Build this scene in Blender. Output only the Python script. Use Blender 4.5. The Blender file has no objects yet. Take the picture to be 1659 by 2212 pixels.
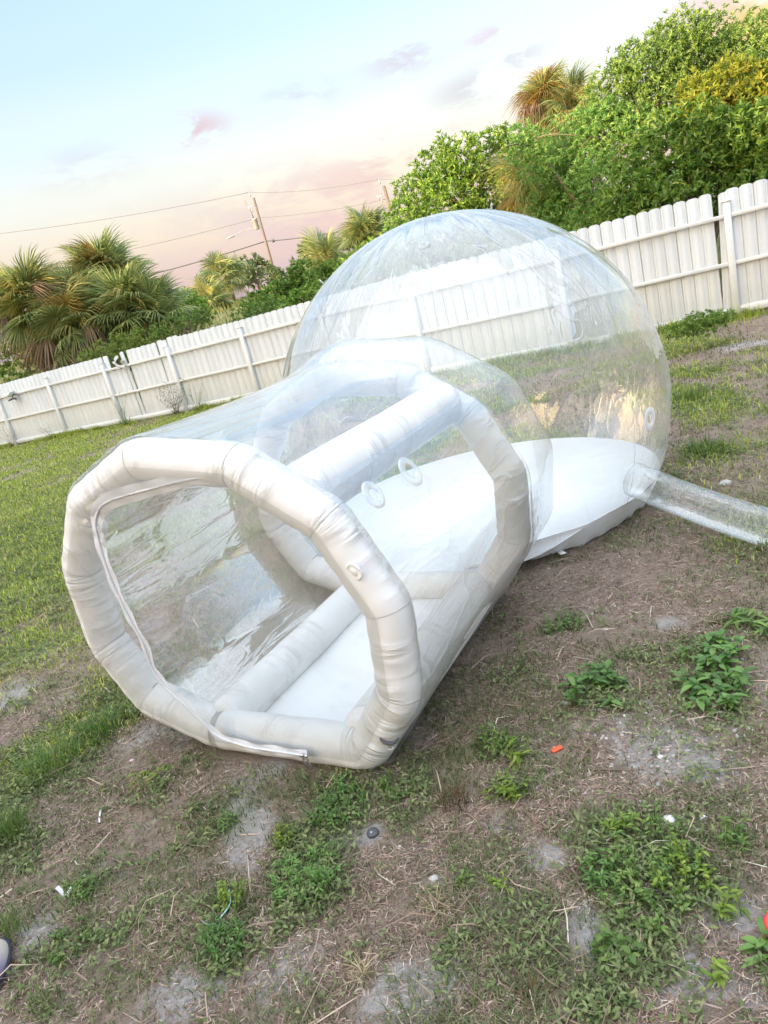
import bpy, math, random
import numpy as np
from mathutils import Matrix, Vector
random.seed(7)
rng = np.random.default_rng(11)
PI = math.pi
scene = bpy.context.scene
C = scene.collection

# ------------------------------------------------------------------ camera
EYE = np.array([0.0, 0.0, 1.68])
FPX, PITCH, ROLL = 1534.0, 16.9, 14.7          # focal length in units where the frame is 1659 x 2212
FW_, FH_ = 1659.0, 2212.0
_p, _a = math.radians(PITCH), math.radians(ROLL)
FWD = np.array([0, math.cos(_p), -math.sin(_p)])
_r = np.array([1.0, 0, 0]); _u = np.cross(_r, FWD)
EX = math.cos(_a) * _r - math.sin(_a) * _u
EY = math.sin(_a) * _r + math.cos(_a) * _u
cam = bpy.data.cameras.new('camera')
cam.sensor_fit = 'VERTICAL'; cam.sensor_height = 36.0; cam.lens = 36.0 * FPX / FH_
cam.clip_start = 0.05; cam.clip_end = 3000
camo = bpy.data.objects.new('camera', cam); C.objects.link(camo)
camo.matrix_world = Matrix(((EX[0], EY[0], -FWD[0], EYE[0]), (EX[1], EY[1], -FWD[1], EYE[1]),
                            (EX[2], EY[2], -FWD[2], EYE[2]), (0, 0, 0, 1)))
scene.camera = camo

def ray(x, y):
    d = (x - FW_ / 2) / FPX * EX - (y - FH_ / 2) / FPX * EY + FWD
    return d / np.linalg.norm(d)
def on_ground(x, y, z=0.0):
    d = ray(x, y); return EYE + d * ((z - EYE[2]) / d[2])
def at(x, y, dist):
    d = ray(x, y); return EYE + d * (dist / math.hypot(d[0], d[1]))

# ------------------------------------------------------------------ light
SUN_EL, SUN_AZ = math.radians(6.0), math.radians(-128)      # azimuth from +Y towards +X: behind the camera, left
world = bpy.data.worlds.new('World'); scene.world = world; world.use_nodes = True
wn, wl = world.node_tree.nodes, world.node_tree.links
for n in list(wn): wn.remove(n)
def N(nodes, t, **kw):
    n = nodes.new(t)
    for k, v in kw.items():
        if k.startswith('i_'):
            n.inputs[k[2:].replace('_', ' ')].default_value = v
        else: setattr(n, k, v)
    return n
def ramp(nodes, stops, interp='LINEAR'):
    n = nodes.new('ShaderNodeValToRGB'); n.color_ramp.interpolation = interp
    e = n.color_ramp.elements
    while len(e) > 1: e.remove(e[-1])
    e[0].position, e[0].color = stops[0][0], (*stops[0][1], 1)
    for p, c in stops[1:]:
        q = e.new(p); q.color = (*c, 1)
    return n
def srgb(r, g, b):
    f = lambda v: v / 255 / 12.92 if v <= 10 else ((v / 255 + .055) / 1.055) ** 2.4
    return (f(r), f(g), f(b))
wout = N(wn, 'ShaderNodeOutputWorld'); wbg = N(wn, 'ShaderNodeBackground')
sky = N(wn, 'ShaderNodeTexSky', sky_type='NISHITA', sun_disc=False, sun_elevation=SUN_EL, sun_rotation=SUN_AZ,
        air_density=1.0, dust_density=7.0, ozone_density=1.2)
SKY_STRENGTH = 0.15
wbg.inputs['Strength'].default_value = SKY_STRENGTH
tc = N(wn, 'ShaderNodeTexCoord'); sep = N(wn, 'ShaderNodeSeparateXYZ')
wl.new(tc.outputs['Generated'], sep.inputs[0])
K = 1 / SKY_STRENGTH
GRAD = 0.275
sc = lambda c, k=.375: tuple(v * K * k for v in c)
grad = ramp(wn, [(0.0, srgb(240, 214, 228)), (0.045, srgb(246, 218, 234)), (0.085, srgb(255, 216, 210)),
                 (0.135, srgb(255, 226, 204)), (0.19, srgb(250, 240, 226)), (0.25, srgb(228, 237, 250)), (0.33, srgb(200, 224, 255)),
                 (0.45, srgb(182, 214, 255)), (0.72, (2.4, 2.65, 3.0)), (1.0, (3.7, 3.95, 4.3))], 'EASE')
wl.new(sep.outputs['Z'], grad.inputs[0])
gm = N(wn, 'ShaderNodeMix', data_type='RGBA', blend_type='MULTIPLY'); gm.inputs[0].default_value = 1
wl.new(grad.outputs[0], gm.inputs[6]); gm.inputs[7].default_value = (K * GRAD, K * GRAD, K * GRAD, 1)
mx = N(wn, 'ShaderNodeMix', data_type='RGBA', blend_type='ADD'); mx.inputs[0].default_value = 1.0
wl.new(sky.outputs[0], mx.inputs[6]); wl.new(gm.outputs[2], mx.inputs[7])
# thin evening clouds: soft streaks broken up by noise
mapc = N(wn, 'ShaderNodeMapping'); mapc.inputs['Scale'].default_value = (1, 1, 2.6)
wl.new(tc.outputs['Generated'], mapc.inputs[0])
nz = N(wn, 'ShaderNodeTexNoise', noise_dimensions='3D'); nz.inputs['Scale'].default_value = 11; nz.inputs['Detail'].default_value = 7
nz.inputs['Roughness'].default_value = .62; nz.inputs['Distortion'].default_value = .35
wl.new(mapc.outputs[0], nz.inputs['Vector'])
col = mx.outputs[2]
def cloud(px, py, size, colour, amount, lo=.42, hi=.62):
    global col
    d = ray(px, py)
    v = N(wn, 'ShaderNodeVectorMath', operation='DISTANCE'); wl.new(mapc.outputs[0], v.inputs[0])
    v.inputs[1].default_value = (d[0], d[1], d[2] * 2.6)
    mr = N(wn, 'ShaderNodeMapRange', interpolation_type='SMOOTHSTEP'); wl.new(v.outputs['Value'], mr.inputs[0])
    mr.inputs[1].default_value = size; mr.inputs[2].default_value = 0; mr.inputs[3].default_value = 0; mr.inputs[4].default_value = 1
    nr = N(wn, 'ShaderNodeMapRange', interpolation_type='SMOOTHSTEP'); wl.new(nz.outputs[0], nr.inputs[0])
    nr.inputs[1].default_value = lo; nr.inputs[2].default_value = hi
    m1 = N(wn, 'ShaderNodeMath', operation='MULTIPLY'); wl.new(mr.outputs[0], m1.inputs[0]); wl.new(nr.outputs[0], m1.inputs[1])
    m2 = N(wn, 'ShaderNodeMath', operation='MULTIPLY'); wl.new(m1.outputs[0], m2.inputs[0]); m2.inputs[1].default_value = amount
    m = N(wn, 'ShaderNodeMix', data_type='RGBA'); wl.new(m2.outputs[0], m.inputs[0]); wl.new(col, m.inputs[6])
    m.inputs[7].default_value = (*sc(colour), 1); col = m.outputs[2]
PINKC, GREYC = srgb(240, 200, 205), srgb(205, 198, 212)
cloud(420, 278, .07, srgb(236, 204, 210), .8, .42, .52)
cloud(870, 128, .085, srgb(222, 204, 212), .6, .45, .57); cloud(1010, 192, .085, srgb(212, 206, 218), .6, .46, .58)
cloud(890, 330, .12, srgb(238, 208, 210), .7, .44, .56); cloud(1060, 80, .06, PINKC, .6)
cloud(1120, 122, .07, GREYC, .45, .48, .6)
cloud(740, 430, .22, srgb(255, 204, 198), .5, .42, .62); cloud(420, 520, .34, srgb(232, 218, 228), .25, .40, .62)
cloud(640, 470, .22, srgb(230, 214, 226), .25, .40, .6); cloud(650, 205, .1, GREYC, .4); cloud(190, 360, .1, GREYC, .3)
cloud(1600, 40, .26, srgb(248, 206, 200), .7, .38, .58); cloud(1655, 50, .12, srgb(255, 226, 120), .9, .3, .5)
wl.new(col, wbg.inputs['Color']); wl.new(wbg.outputs[0], wout.inputs[0])

sun = bpy.data.lights.new('sun', 'SUN'); sun.energy = 3.0; sun.angle = math.radians(0.5); sun.color = (1.0, .76, .46)
suno = bpy.data.objects.new('sun', sun); C.objects.link(suno)
sd = Vector((math.sin(SUN_AZ) * math.cos(SUN_EL), math.cos(SUN_AZ) * math.cos(SUN_EL), math.sin(SUN_EL)))
suno.rotation_euler = sd.to_track_quat('Z', 'Y').to_euler(); suno.location = (-20, -20, 12)
scene.view_settings.view_transform = 'Standard'; scene.view_settings.look = 'None'
scene.view_settings.gamma = 1; scene.view_settings.use_curve_mapping = False
scene.view_settings.exposure = 1.38
cy = scene.cycles
cy.use_denoising = True; cy.max_bounces = 10; cy.transparent_max_bounces = 40; cy.diffuse_bounces = 3; cy.glossy_bounces = 4
cy.transmission_bounces = 6; cy.caustics_reflective = False; cy.caustics_refractive = False; cy.sample_clamp_indirect = 6

# ------------------------------------------------------------------ helpers
def mesh_np(name, V, faces, uv=None, smooth=False, attrs=None):
    """V (n,3); faces: list of int arrays (m,k); uv: per-vertex (n,2); attrs: dict name -> per-vertex floats"""
    V = np.asarray(V, dtype=np.float32)
    fl = [np.asarray(f, dtype=np.int32) for f in faces if len(f)]
    me = bpy.data.meshes.new(name)
    me.vertices.add(len(V)); me.vertices.foreach_set('co', V.ravel())
    loops = np.concatenate([f.ravel() for f in fl])
    tot = np.concatenate([np.full(len(f), f.shape[1], dtype=np.int32) for f in fl])
    st = np.concatenate([[0], np.cumsum(tot)[:-1]]).astype(np.int32)
    me.loops.add(len(loops)); me.loops.foreach_set('vertex_index', loops)
    me.polygons.add(len(tot)); me.polygons.foreach_set('loop_start', st); me.polygons.foreach_set('loop_total', tot)
    if smooth: me.polygons.foreach_set('use_smooth', np.ones(len(tot), dtype=bool))
    if uv is not None:
        l = me.uv_layers.new(name='UVMap'); l.data.foreach_set('uv', np.asarray(uv, dtype=np.float32)[loops].ravel())
    for k, v in (attrs or {}).items():
        a = me.attributes.new(k, 'FLOAT', 'POINT'); a.data.foreach_set('value', np.asarray(v, dtype=np.float32))
    me.update(calc_edges=True); me.validate()
    return me
def obj(name, me, m=None, parent=None, inv=None):
    o = bpy.data.objects.new(name, me); C.objects.link(o)
    if m is not None and not me.materials: me.materials.append(m)
    if parent is not None:
        o.parent = parent
        if inv is not None: o.matrix_parent_inverse = inv
    return o
def tag(o, label=None, cat=None, group=None, kind=None):
    for k, v in (('label', label), ('category', cat), ('group', group), ('kind', kind)):
        if v: o[k] = v
    return o
class Thing:
    """an Empty at the thing's base; parts are given in world coordinates"""
    def __init__(s, name, loc, label, cat, group=None):
        s.o = bpy.data.objects.new(name, None); C.objects.link(s.o); s.o.location = [float(v) for v in loc]
        s.o.empty_display_size = .1
        tag(s.o, label, cat, group); s.inv = Matrix.Translation([-float(v) for v in loc])
    def part(s, name, me, m=None, label=None):
        o = obj(name, me, m, s.o, s.inv)
        if label: o['label'] = label
        return o
class MB:
    def __init__(s): s.V = []; s.F = {}; s.n = 0; s.U = []
    def add(s, V, faces, uv=None):
        V = np.asarray(V, float)
        for f in faces:
            f = np.asarray(f)
            if len(f): s.F.setdefault(f.shape[1], []).append(f + s.n)
        s.V.append(V); s.U.append(np.zeros((len(V), 2)) if uv is None else np.asarray(uv, float)); s.n += len(V); return s
    def mesh(s, name, smooth=False):
        return mesh_np(name, np.concatenate(s.V), [np.concatenate(v) for v in s.F.values()], np.concatenate(s.U), smooth)
BOXF = np.array([[0, 3, 2, 1], [4, 5, 6, 7], [0, 1, 5, 4], [1, 2, 6, 5], [2, 3, 7, 6], [3, 0, 4, 7]])
def box(mb, c, ex, ey, ez, sx, sy, sz):
    c, ex, ey, ez = [np.asarray(v, float) for v in (c, ex, ey, ez)]
    q = [(-1, -1, -1), (1, -1, -1), (1, 1, -1), (-1, 1, -1), (-1, -1, 1), (1, -1, 1), (1, 1, 1), (-1, 1, 1)]
    mb.add([c + ex * a * sx / 2 + ey * b * sy / 2 + ez * d * sz / 2 for a, b, d in q], [BOXF]); return mb
XA, YA, ZA = np.eye(3)
def bevel_box(mb, c, ex, ey, ez, sx, sy, sz, b=.004):
    """box with chamfered vertical and top edges (8-gon stack)"""
    c, ex, ey, ez = [np.asarray(v, float) for v in (c, ex, ey, ez)]
    def ringv(sx_, sy_, z, bb):
        p = [(-sx_/2+bb, -sy_/2), (sx_/2-bb, -sy_/2), (sx_/2, -sy_/2+bb), (sx_/2, sy_/2-bb), (sx_/2-bb, sy_/2), (-sx_/2+bb, sy_/2), (-sx_/2, sy_/2-bb), (-sx_/2, -sy_/2+bb)]
        return [c + ex*a + ey*d + ez*z for a, d in p]
    V = ringv(sx-2*b, sy-2*b, -sz/2, b*.4) + ringv(sx, sy, -sz/2+b, b) + ringv(sx, sy, sz/2-b, b) + ringv(sx-2*b, sy-2*b, sz/2, b*.4)
    F = []
    for k in range(3):
        for i in range(8): j = (i+1) % 8; F.append([k*8+i, k*8+j, k*8+8+j, k*8+8+i])
    mb.add(V, [np.array(F), np.array([[7, 6, 5, 4, 3, 2, 1, 0], [24, 25, 26, 27, 28, 29, 30, 31]])]); return mb
def sweep(P, rad, seg=8, closed=False, up=None, caps=True, uscale=1.0):
    """tube along P; returns V, faces, uv"""
    P = np.asarray(P, float); n = len(P)
    rad = np.broadcast_to(np.asarray(rad, float), (n,))
    if closed: T = np.roll(P, -1, 0) - np.roll(P, 1, 0)
    else: T = np.gradient(P, axis=0)
    T /= np.linalg.norm(T, axis=1)[:, None] + 1e-12
    if up is None:
        nrm = np.cross(T[0], ZA if abs(T[0][2]) < .9 else XA); nrm /= np.linalg.norm(nrm)
        Ns = [nrm]
        for i in range(1, n):
            v = Ns[-1] - T[i] * (Ns[-1] @ T[i]); Ns.append(v / np.linalg.norm(v))
        Ns = np.array(Ns)
    else:
        Ns = np.cross(T, np.asarray(up, float)); Ns /= np.linalg.norm(Ns, axis=1)[:, None]
    Bs = np.cross(T, Ns)
    m = seg + 1
    a = np.linspace(0, 2 * PI, m)
    V = P[:, None] + rad[:, None, None] * (np.cos(a)[None, :, None] * Ns[:, None] + np.sin(a)[None, :, None] * Bs[:, None])
    ln = np.concatenate([[0], np.cumsum(np.linalg.norm(np.diff(P, axis=0), axis=1))])
    U = np.stack([np.repeat(ln[:, None], m, 1) * uscale, np.repeat(a[None] / (2 * PI), n, 0)], -1).reshape(-1, 2)
    V = V.reshape(-1, 3)
    i, j = np.meshgrid(np.arange(n if closed else n - 1), np.arange(seg), indexing='ij')
    i2 = (i + 1) % n
    F = np.stack([i * m + j, i * m + j + 1, i2 * m + j + 1, i2 * m + j], -1).reshape(-1, 4)
    fs = [F]
    if caps and not closed:
        fs.append(np.array([np.arange(seg)[::-1], (n - 1) * m + np.arange(seg)]))
    return V, fs, U
def tube_mesh(name, P, rad, seg=8, **kw):
    V, fs, U = sweep(P, rad, seg, **kw); return mesh_np(name, V, fs, U, True)
def vn(x, y, seed=0):
    xi, yi = np.floor(x).astype(np.int64), np.floor(y).astype(np.int64); fx, fy = x - xi, y - yi
    fx = fx * fx * (3 - 2 * fx); fy = fy * fy * (3 - 2 * fy)
    def h(a, b):
        v = (a * 374761393 + b * 668265263 + seed * 1442695041) & 0xffffffff
        v = ((v ^ (v >> 13)) * 1274126177) & 0xffffffff
        return ((v ^ (v >> 16)) & 0xffff) / 65535.0
    return (h(xi, yi) * (1 - fx) + h(xi + 1, yi) * fx) * (1 - fy) + (h(xi, yi + 1) * (1 - fx) + h(xi + 1, yi + 1) * fx) * fy
def fbm(x, y, s, oct=4, seed=0):
    t = np.zeros_like(np.asarray(x, float)); a, w = 1.0, 0.0
    for k in range(oct):
        t = t + a * vn(x * s + 17.3 * k, y * s - 9.1 * k, seed + k); w += a; a *= .55; s *= 2.1
    return t / w
def sstep(a, b, x): t = np.clip((x - a) / (b - a), 0, 1); return t * t * (3 - 2 * t)

# ------------------------------------------------------------------ materials
def mat(name):
    m = bpy.data.materials.new(name); m.use_nodes = True
    n, l = m.node_tree.nodes, m.node_tree.links
    b = n['Principled BSDF']; return m, n, l, b
def plain(name, colour, rough=.5, metal=0., var=.15, scale=8., bump=0., bscale=60., spec=.5):
    m, n, l, b = mat(name)
    b.inputs['Roughness'].default_value = rough; b.inputs['Metallic'].default_value = metal
    b.inputs['Specular IOR Level'].default_value = spec
    co = N(n, 'ShaderNodeTexCoord'); t = N(n, 'ShaderNodeTexNoise'); t.inputs['Scale'].default_value = scale; t.inputs['Detail'].default_value = 6
    l.new(co.outputs['Object'], t.inputs['Vector'])
    r = ramp(n, [(.3, tuple(c * (1 - var) for c in colour)), (.7, tuple(min(1, c * (1 + var)) for c in colour))])
    l.new(t.outputs[0], r.inputs[0]); l.new(r.outputs[0], b.inputs['Base Color'])
    if bump:
        t2 = N(n, 'ShaderNodeTexNoise'); t2.inputs['Scale'].default_value = bscale; t2.inputs['Detail'].default_value = 4
        l.new(co.outputs['Object'], t2.inputs['Vector'])
        bp = N(n, 'ShaderNodeBump'); bp.inputs['Strength'].default_value = bump; bp.inputs['Distance'].default_value = .01
        l.new(t2.outputs[0], bp.inputs['Height']); l.new(bp.outputs[0], b.inputs['Normal'])
    return m
def leaf_mat(name, stops, rough=.45, trans=.5, gloss=.3):
    """colours differ leaf by leaf (random per island) and a little along noise"""
    m, n, l, b = mat(name)
    g = N(n, 'ShaderNodeNewGeometry'); r = ramp(n, stops); l.new(g.outputs['Random Per Island'], r.inputs[0])
    oi = N(n, 'ShaderNodeObjectInfo')
    hs = N(n, 'ShaderNodeHueSaturation'); l.new(r.outputs[0], hs.inputs['Color'])
    mr = N(n, 'ShaderNodeMapRange'); l.new(oi.outputs['Random'], mr.inputs[0]); mr.inputs[3].default_value = .85; mr.inputs[4].default_value = 1.15
    l.new(mr.outputs[0], hs.inputs['Value'])
    b.inputs['Roughness'].default_value = rough; b.inputs['Specular IOR Level'].default_value = gloss
    l.new(hs.outputs[0], b.inputs['Base Color'])
    tr = N(n, 'ShaderNodeBsdfTranslucent'); l.new(hs.outputs[0], tr.inputs['Color'])
    mixs = N(n, 'ShaderNodeMixShader'); mixs.inputs[0].default_value = trans
    l.new(b.outputs[0], mixs.inputs[1]); l.new(tr.outputs[0], mixs.inputs[2]); l.new(mixs.outputs[0], n['Material Output'].inputs[0])
    return m
def pvc_mat(name, colour, rough=.38, fold=.5, ku=26., kv=2.2, trans=.18, dirt=.5):
    """inflated white vinyl: cross folds follow the tube (UV), strongest near its seams"""
    m, n, l, b = mat(name)
    b.inputs['Roughness'].default_value = rough; b.inputs['Specular IOR Level'].default_value = .45
    uv = N(n, 'ShaderNodeUVMap'); mp = N(n, 'ShaderNodeMapping'); mp.inputs['Scale'].default_value = (ku, kv, 1)
    l.new(uv.outputs[0], mp.inputs[0])
    t = N(n, 'ShaderNodeTexNoise'); t.inputs['Scale'].default_value = 1; t.inputs['Detail'].default_value = 3; t.inputs['Distortion'].default_value = .9
    l.new(mp.outputs[0], t.inputs['Vector'])
    mp2 = N(n, 'ShaderNodeMapping'); mp2.inputs['Scale'].default_value = (5, 1.5, 1); l.new(uv.outputs[0], mp2.inputs[0])
    t2 = N(n, 'ShaderNodeTexNoise'); t2.inputs['Scale'].default_value = 1; t2.inputs['Detail'].default_value = 2; l.new(mp2.outputs[0], t2.inputs['Vector'])
    r = N(n, 'ShaderNodeMapRange', interpolation_type='SMOOTHSTEP'); r.inputs[1].default_value = .42; r.inputs[2].default_value = .68; l.new(t2.outputs[0], r.inputs[0])
    mu = N(n, 'ShaderNodeMath', operation='MULTIPLY'); l.new(t.outputs[0], mu.inputs[0]); l.new(r.outputs[0], mu.inputs[1])
    bp = N(n, 'ShaderNodeBump'); bp.inputs['Strength'].default_value = fold; bp.inputs['Distance'].default_value = .04
    l.new(mu.outputs[0], bp.inputs['Height']); l.new(bp.outputs[0], b.inputs['Normal'])
    co = N(n, 'ShaderNodeTexCoord'); d = N(n, 'ShaderNodeTexNoise'); d.inputs['Scale'].default_value = 3.5; d.inputs['Detail'].default_value = 8
    l.new(co.outputs['Object'], d.inputs['Vector'])
    cr = ramp(n, [(.35, tuple(c * .965 for c in colour)), (.62, colour)]); l.new(d.outputs[0], cr.inputs[0])
    gp_ = N(n, 'ShaderNodeNewGeometry'); sp_ = N(n, 'ShaderNodeSeparateXYZ'); l.new(gp_.outputs['Position'], sp_.inputs[0])
    lo_ = N(n, 'ShaderNodeMapRange', interpolation_type='SMOOTHSTEP'); lo_.inputs[1].default_value = .16; lo_.inputs[2].default_value = .0; l.new(sp_.outputs['Z'], lo_.inputs[0])
    sm_ = N(n, 'ShaderNodeTexNoise'); sm_.inputs['Scale'].default_value = 9; sm_.inputs['Detail'].default_value = 7; sm_.inputs['Roughness'].default_value = .7; l.new(co.outputs['Object'], sm_.inputs['Vector'])
    sr_ = N(n, 'ShaderNodeMapRange', interpolation_type='SMOOTHSTEP'); sr_.inputs[1].default_value = .46; sr_.inputs[2].default_value = .72; l.new(sm_.outputs[0], sr_.inputs[0])
    mm_ = N(n, 'ShaderNodeMath', operation='MULTIPLY'); l.new(lo_.outputs[0], mm_.inputs[0]); l.new(sr_.outputs[0], mm_.inputs[1])
    m2_ = N(n, 'ShaderNodeMath', operation='MULTIPLY'); l.new(mm_.outputs[0], m2_.inputs[0]); m2_.inputs[1].default_value = dirt
    mc_ = N(n, 'ShaderNodeMix', data_type='RGBA'); l.new(m2_.outputs[0], mc_.inputs[0]); l.new(cr.outputs[0], mc_.inputs[6]); mc_.inputs[7].default_value = (.42, .33, .25, 1)
    l.new(mc_.outputs[2], b.inputs['Base Color'])
    tr = N(n, 'ShaderNodeBsdfTranslucent'); tr.inputs['Color'].default_value = (*colour, 1)
    ms = N(n, 'ShaderNodeMixShader'); ms.inputs[0].default_value = trans
    l.new(b.outputs[0], ms.inputs[1]); l.new(tr.outputs[0], ms.inputs[2]); l.new(ms.outputs[0], n['Material Output'].inputs[0])
    return m
def film_mat(name, haze=.05, edge=.35, refl=1.7, rough=.05, ku=3., kv=3., wr=.35, fine=.25, tint=(.985, .995, .99), cap=.4):
    """clear vinyl film: fresnel gloss over a slightly milky, see-through sheet, with UV-driven wrinkles"""
    m, n, l, b = mat(name); n.remove(b)
    uv = N(n, 'ShaderNodeUVMap'); mp = N(n, 'ShaderNodeMapping'); mp.inputs['Scale'].default_value = (ku, kv, 1); l.new(uv.outputs[0], mp.inputs[0])
    t = N(n, 'ShaderNodeTexNoise'); t.inputs['Scale'].default_value = 1; t.inputs['Detail'].default_value = 3.5; t.inputs['Distortion'].default_value = 1.1; t.inputs['Roughness'].default_value = .5
    l.new(mp.outputs[0], t.inputs['Vector'])
    def ridge(scale, pw_, off):
        m3 = N(n, 'ShaderNodeMapping'); m3.inputs['Scale'].default_value = (ku * scale, kv * scale, 1); m3.inputs['Location'].default_value = (off, off * .7, off); l.new(uv.outputs[0], m3.inputs[0])
        q = N(n, 'ShaderNodeTexNoise'); q.inputs['Scale'].default_value = 1; q.inputs['Detail'].default_value = 1.5; q.inputs['Distortion'].default_value = .8; l.new(m3.outputs[0], q.inputs['Vector'])
        a1 = N(n, 'ShaderNodeMath', operation='SUBTRACT'); l.new(q.outputs[0], a1.inputs[0]); a1.inputs[1].default_value = .5
        a2 = N(n, 'ShaderNodeMath', operation='ABSOLUTE'); l.new(a1.outputs[0], a2.inputs[0])
        a3 = N(n, 'ShaderNodeMath', operation='MULTIPLY_ADD', use_clamp=True); l.new(a2.outputs[0], a3.inputs[0]); a3.inputs[1].default_value = -2.6; a3.inputs[2].default_value = 1
        a4 = N(n, 'ShaderNodeMath', operation='POWER'); l.new(a3.outputs[0], a4.inputs[0]); a4.inputs[1].default_value = pw_; return a4.outputs[0]
    ra = N(n, 'ShaderNodeMath', operation='ADD'); l.new(ridge(.45, 16, 0.), ra.inputs[0])
    rb = N(n, 'ShaderNodeMath', operation='MULTIPLY'); l.new(ridge(1.3, 12, 4.), rb.inputs[0]); rb.inputs[1].default_value = .4; l.new(rb.outputs[0], ra.inputs[1])
    b1 = N(n, 'ShaderNodeBump'); b1.inputs['Strength'].default_value = wr; b1.inputs['Distance'].default_value = .012; l.new(ra.outputs[0], b1.inputs['Height'])
    b2 = N(n, 'ShaderNodeBump'); b2.inputs['Strength'].default_value = fine; b2.inputs['Distance'].default_value = .03
    l.new(t.outputs[0], b2.inputs['Height']); l.new(b1.outputs[0], b2.inputs['Normal'])
    fr = N(n, 'ShaderNodeFresnel'); fr.inputs['IOR'].default_value = 1.45; l.new(b2.outputs[0], fr.inputs['Normal'])
    fm = N(n, 'ShaderNodeMath', operation='MULTIPLY', use_clamp=True); l.new(fr.outputs[0], fm.inputs[0]); fm.inputs[1].default_value = refl
    fk = N(n, 'ShaderNodeMath', operation='MINIMUM'); l.new(fm.outputs[0], fk.inputs[0]); fk.inputs[1].default_value = cap; fm = fk
    gl = N(n, 'ShaderNodeBsdfGlossy'); gl.inputs['Roughness'].default_value = rough; gl.inputs['Color'].default_value = (.95, .95, .95, 1); l.new(b2.outputs[0], gl.inputs['Normal'])
    tr = N(n, 'ShaderNodeBsdfTransparent'); tr.inputs['Color'].default_value = (*tint, 1)
    df = N(n, 'ShaderNodeBsdfDiffuse'); df.inputs['Color'].default_value = (.86, .87, .87, 1); l.new(b2.outputs[0], df.inputs['Normal'])
    tl = N(n, 'ShaderNodeBsdfTranslucent'); tl.inputs['Color'].default_value = (.86, .87, .87, 1)
    dm = N(n, 'ShaderNodeMixShader'); dm.inputs[0].default_value = .45; l.new(df.outputs[0], dm.inputs[1]); l.new(tl.outputs[0], dm.inputs[2])
    lw = N(n, 'ShaderNodeLayerWeight'); lw.inputs['Blend'].default_value = .5
    pw = N(n, 'ShaderNodeMath', operation='POWER'); l.new(lw.outputs['Facing'], pw.inputs[0]); pw.inputs[1].default_value = 5
    hz = N(n, 'ShaderNodeMath', operation='MULTIPLY_ADD', use_clamp=True); l.new(pw.outputs[0], hz.inputs[0]); hz.inputs[1].default_value = edge; hz.inputs[2].default_value = haze
    m1 = N(n, 'ShaderNodeMixShader'); l.new(hz.outputs[0], m1.inputs[0]); l.new(tr.outputs[0], m1.inputs[1]); l.new(dm.outputs[0], m1.inputs[2])
    m2 = N(n, 'ShaderNodeMixShader'); l.new(fm.outputs[0], m2.inputs[0]); l.new(m1.outputs[0], m2.inputs[1]); l.new(gl.outputs[0], m2.inputs[2])
    l.new(m2.outputs[0], n['Material Output'].inputs[0]); return m

M = {}
M['pvc'] = pvc_mat('white_vinyl', (.91, .90, .885), .36, .8, 30., 1.8)
M['pvc_floor'] = pvc_mat('white_floor_vinyl', (.93, .94, .945), .42, .3, 6, 4, .1, .14)
M['pvc_base'] = pvc_mat('white_base_vinyl', (.93, .94, .945), .42, .5, 30, 1.2, .1)
M['film_dome'] = film_mat('clear_dome_film', .07, .55, 2.0, .035, 5, 5, .32, .03, cap=.5)
M['film_tunnel'] = film_mat('clear_tunnel_film', .095, .6, 2.2, .045, 2.0, 9, .2, .02, cap=.46)
M['film_door'] = film_mat('clear_door_film', .12, .3, 1.6, .035, 4, 3, .3, .07)
M['film_duct'] = film_mat('clear_duct_film', .02, .35, 1.9, .04, 3, 2, .4, .04)
M['loop'] = film_mat('clear_plastic', .35, .4, 1.8, .1)
M['weld'] = film_mat('welded_film', .30, .2, 1.5, .1, cap=.3)
M['patch'] = film_mat('milky_patch', .45, .2, 1.4, .15, 30, 30, .4, .1, cap=.3)
M['zip'] = plain('white_zip', (.70, .71, .74), .5, 0, .05, 200, .3, 400)
M['metal'] = plain('zip_metal', (.55, .55, .56), .3, 1.0, .1, 50)
M['dark_plastic'] = plain('dark_grey_plastic', (.06, .06, .065), .4, 0, .2, 40)
M['grey_plastic'] = plain('grey_plastic', (.13, .13, .135), .4, 0, .15, 40)
M['cord'] = plain('white_cord', (.75, .74, .7), .6)
M['vinyl'] = plain('white_fence_vinyl', (.60, .62, .62), .42, 0, .035, 2.5, .08, 30)
_m = M['vinyl'].node_tree; _oi = N(_m.nodes, 'ShaderNodeObjectInfo'); _hs = N(_m.nodes, 'ShaderNodeHueSaturation'); _mr = N(_m.nodes, 'ShaderNodeMapRange')
_mr.inputs[3].default_value = .94; _mr.inputs[4].default_value = 1.04; _m.links.new(_oi.outputs['Random'], _mr.inputs[0]); _m.links.new(_mr.outputs[0], _hs.inputs['Value'])
_b = _m.nodes['Principled BSDF']; _src = _b.inputs['Base Color'].links[0].from_socket; _m.links.new(_src, _hs.inputs['Color']); _m.links.new(_hs.outputs[0], _b.inputs['Base Color'])
M['rail'] = plain('white_rail_vinyl', (.73, .75, .76), .38, 0, .03, 3)
M['bark'] = plain('grey_brown_bark', (.14, .105, .075), .9, 0, .35, 12, .8, 30)
M['twig'] = plain('pale_bare_twig', (.28, .21, .14), .8, 0, .25, 12)
M['pole'] = plain('weathered_pole_wood', (.21, .175, .14), .85, 0, .2, 6, .5, 40)
M['wire'] = plain('dark_wire', (.10, .10, .11), .6)
M['wire_grey'] = plain('pale_grey_wire', (.22, .21, .22), .6)
M['galv'] = plain('galvanised_grey', (.48, .48, .48), .45, .4, .1, 10)

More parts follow.
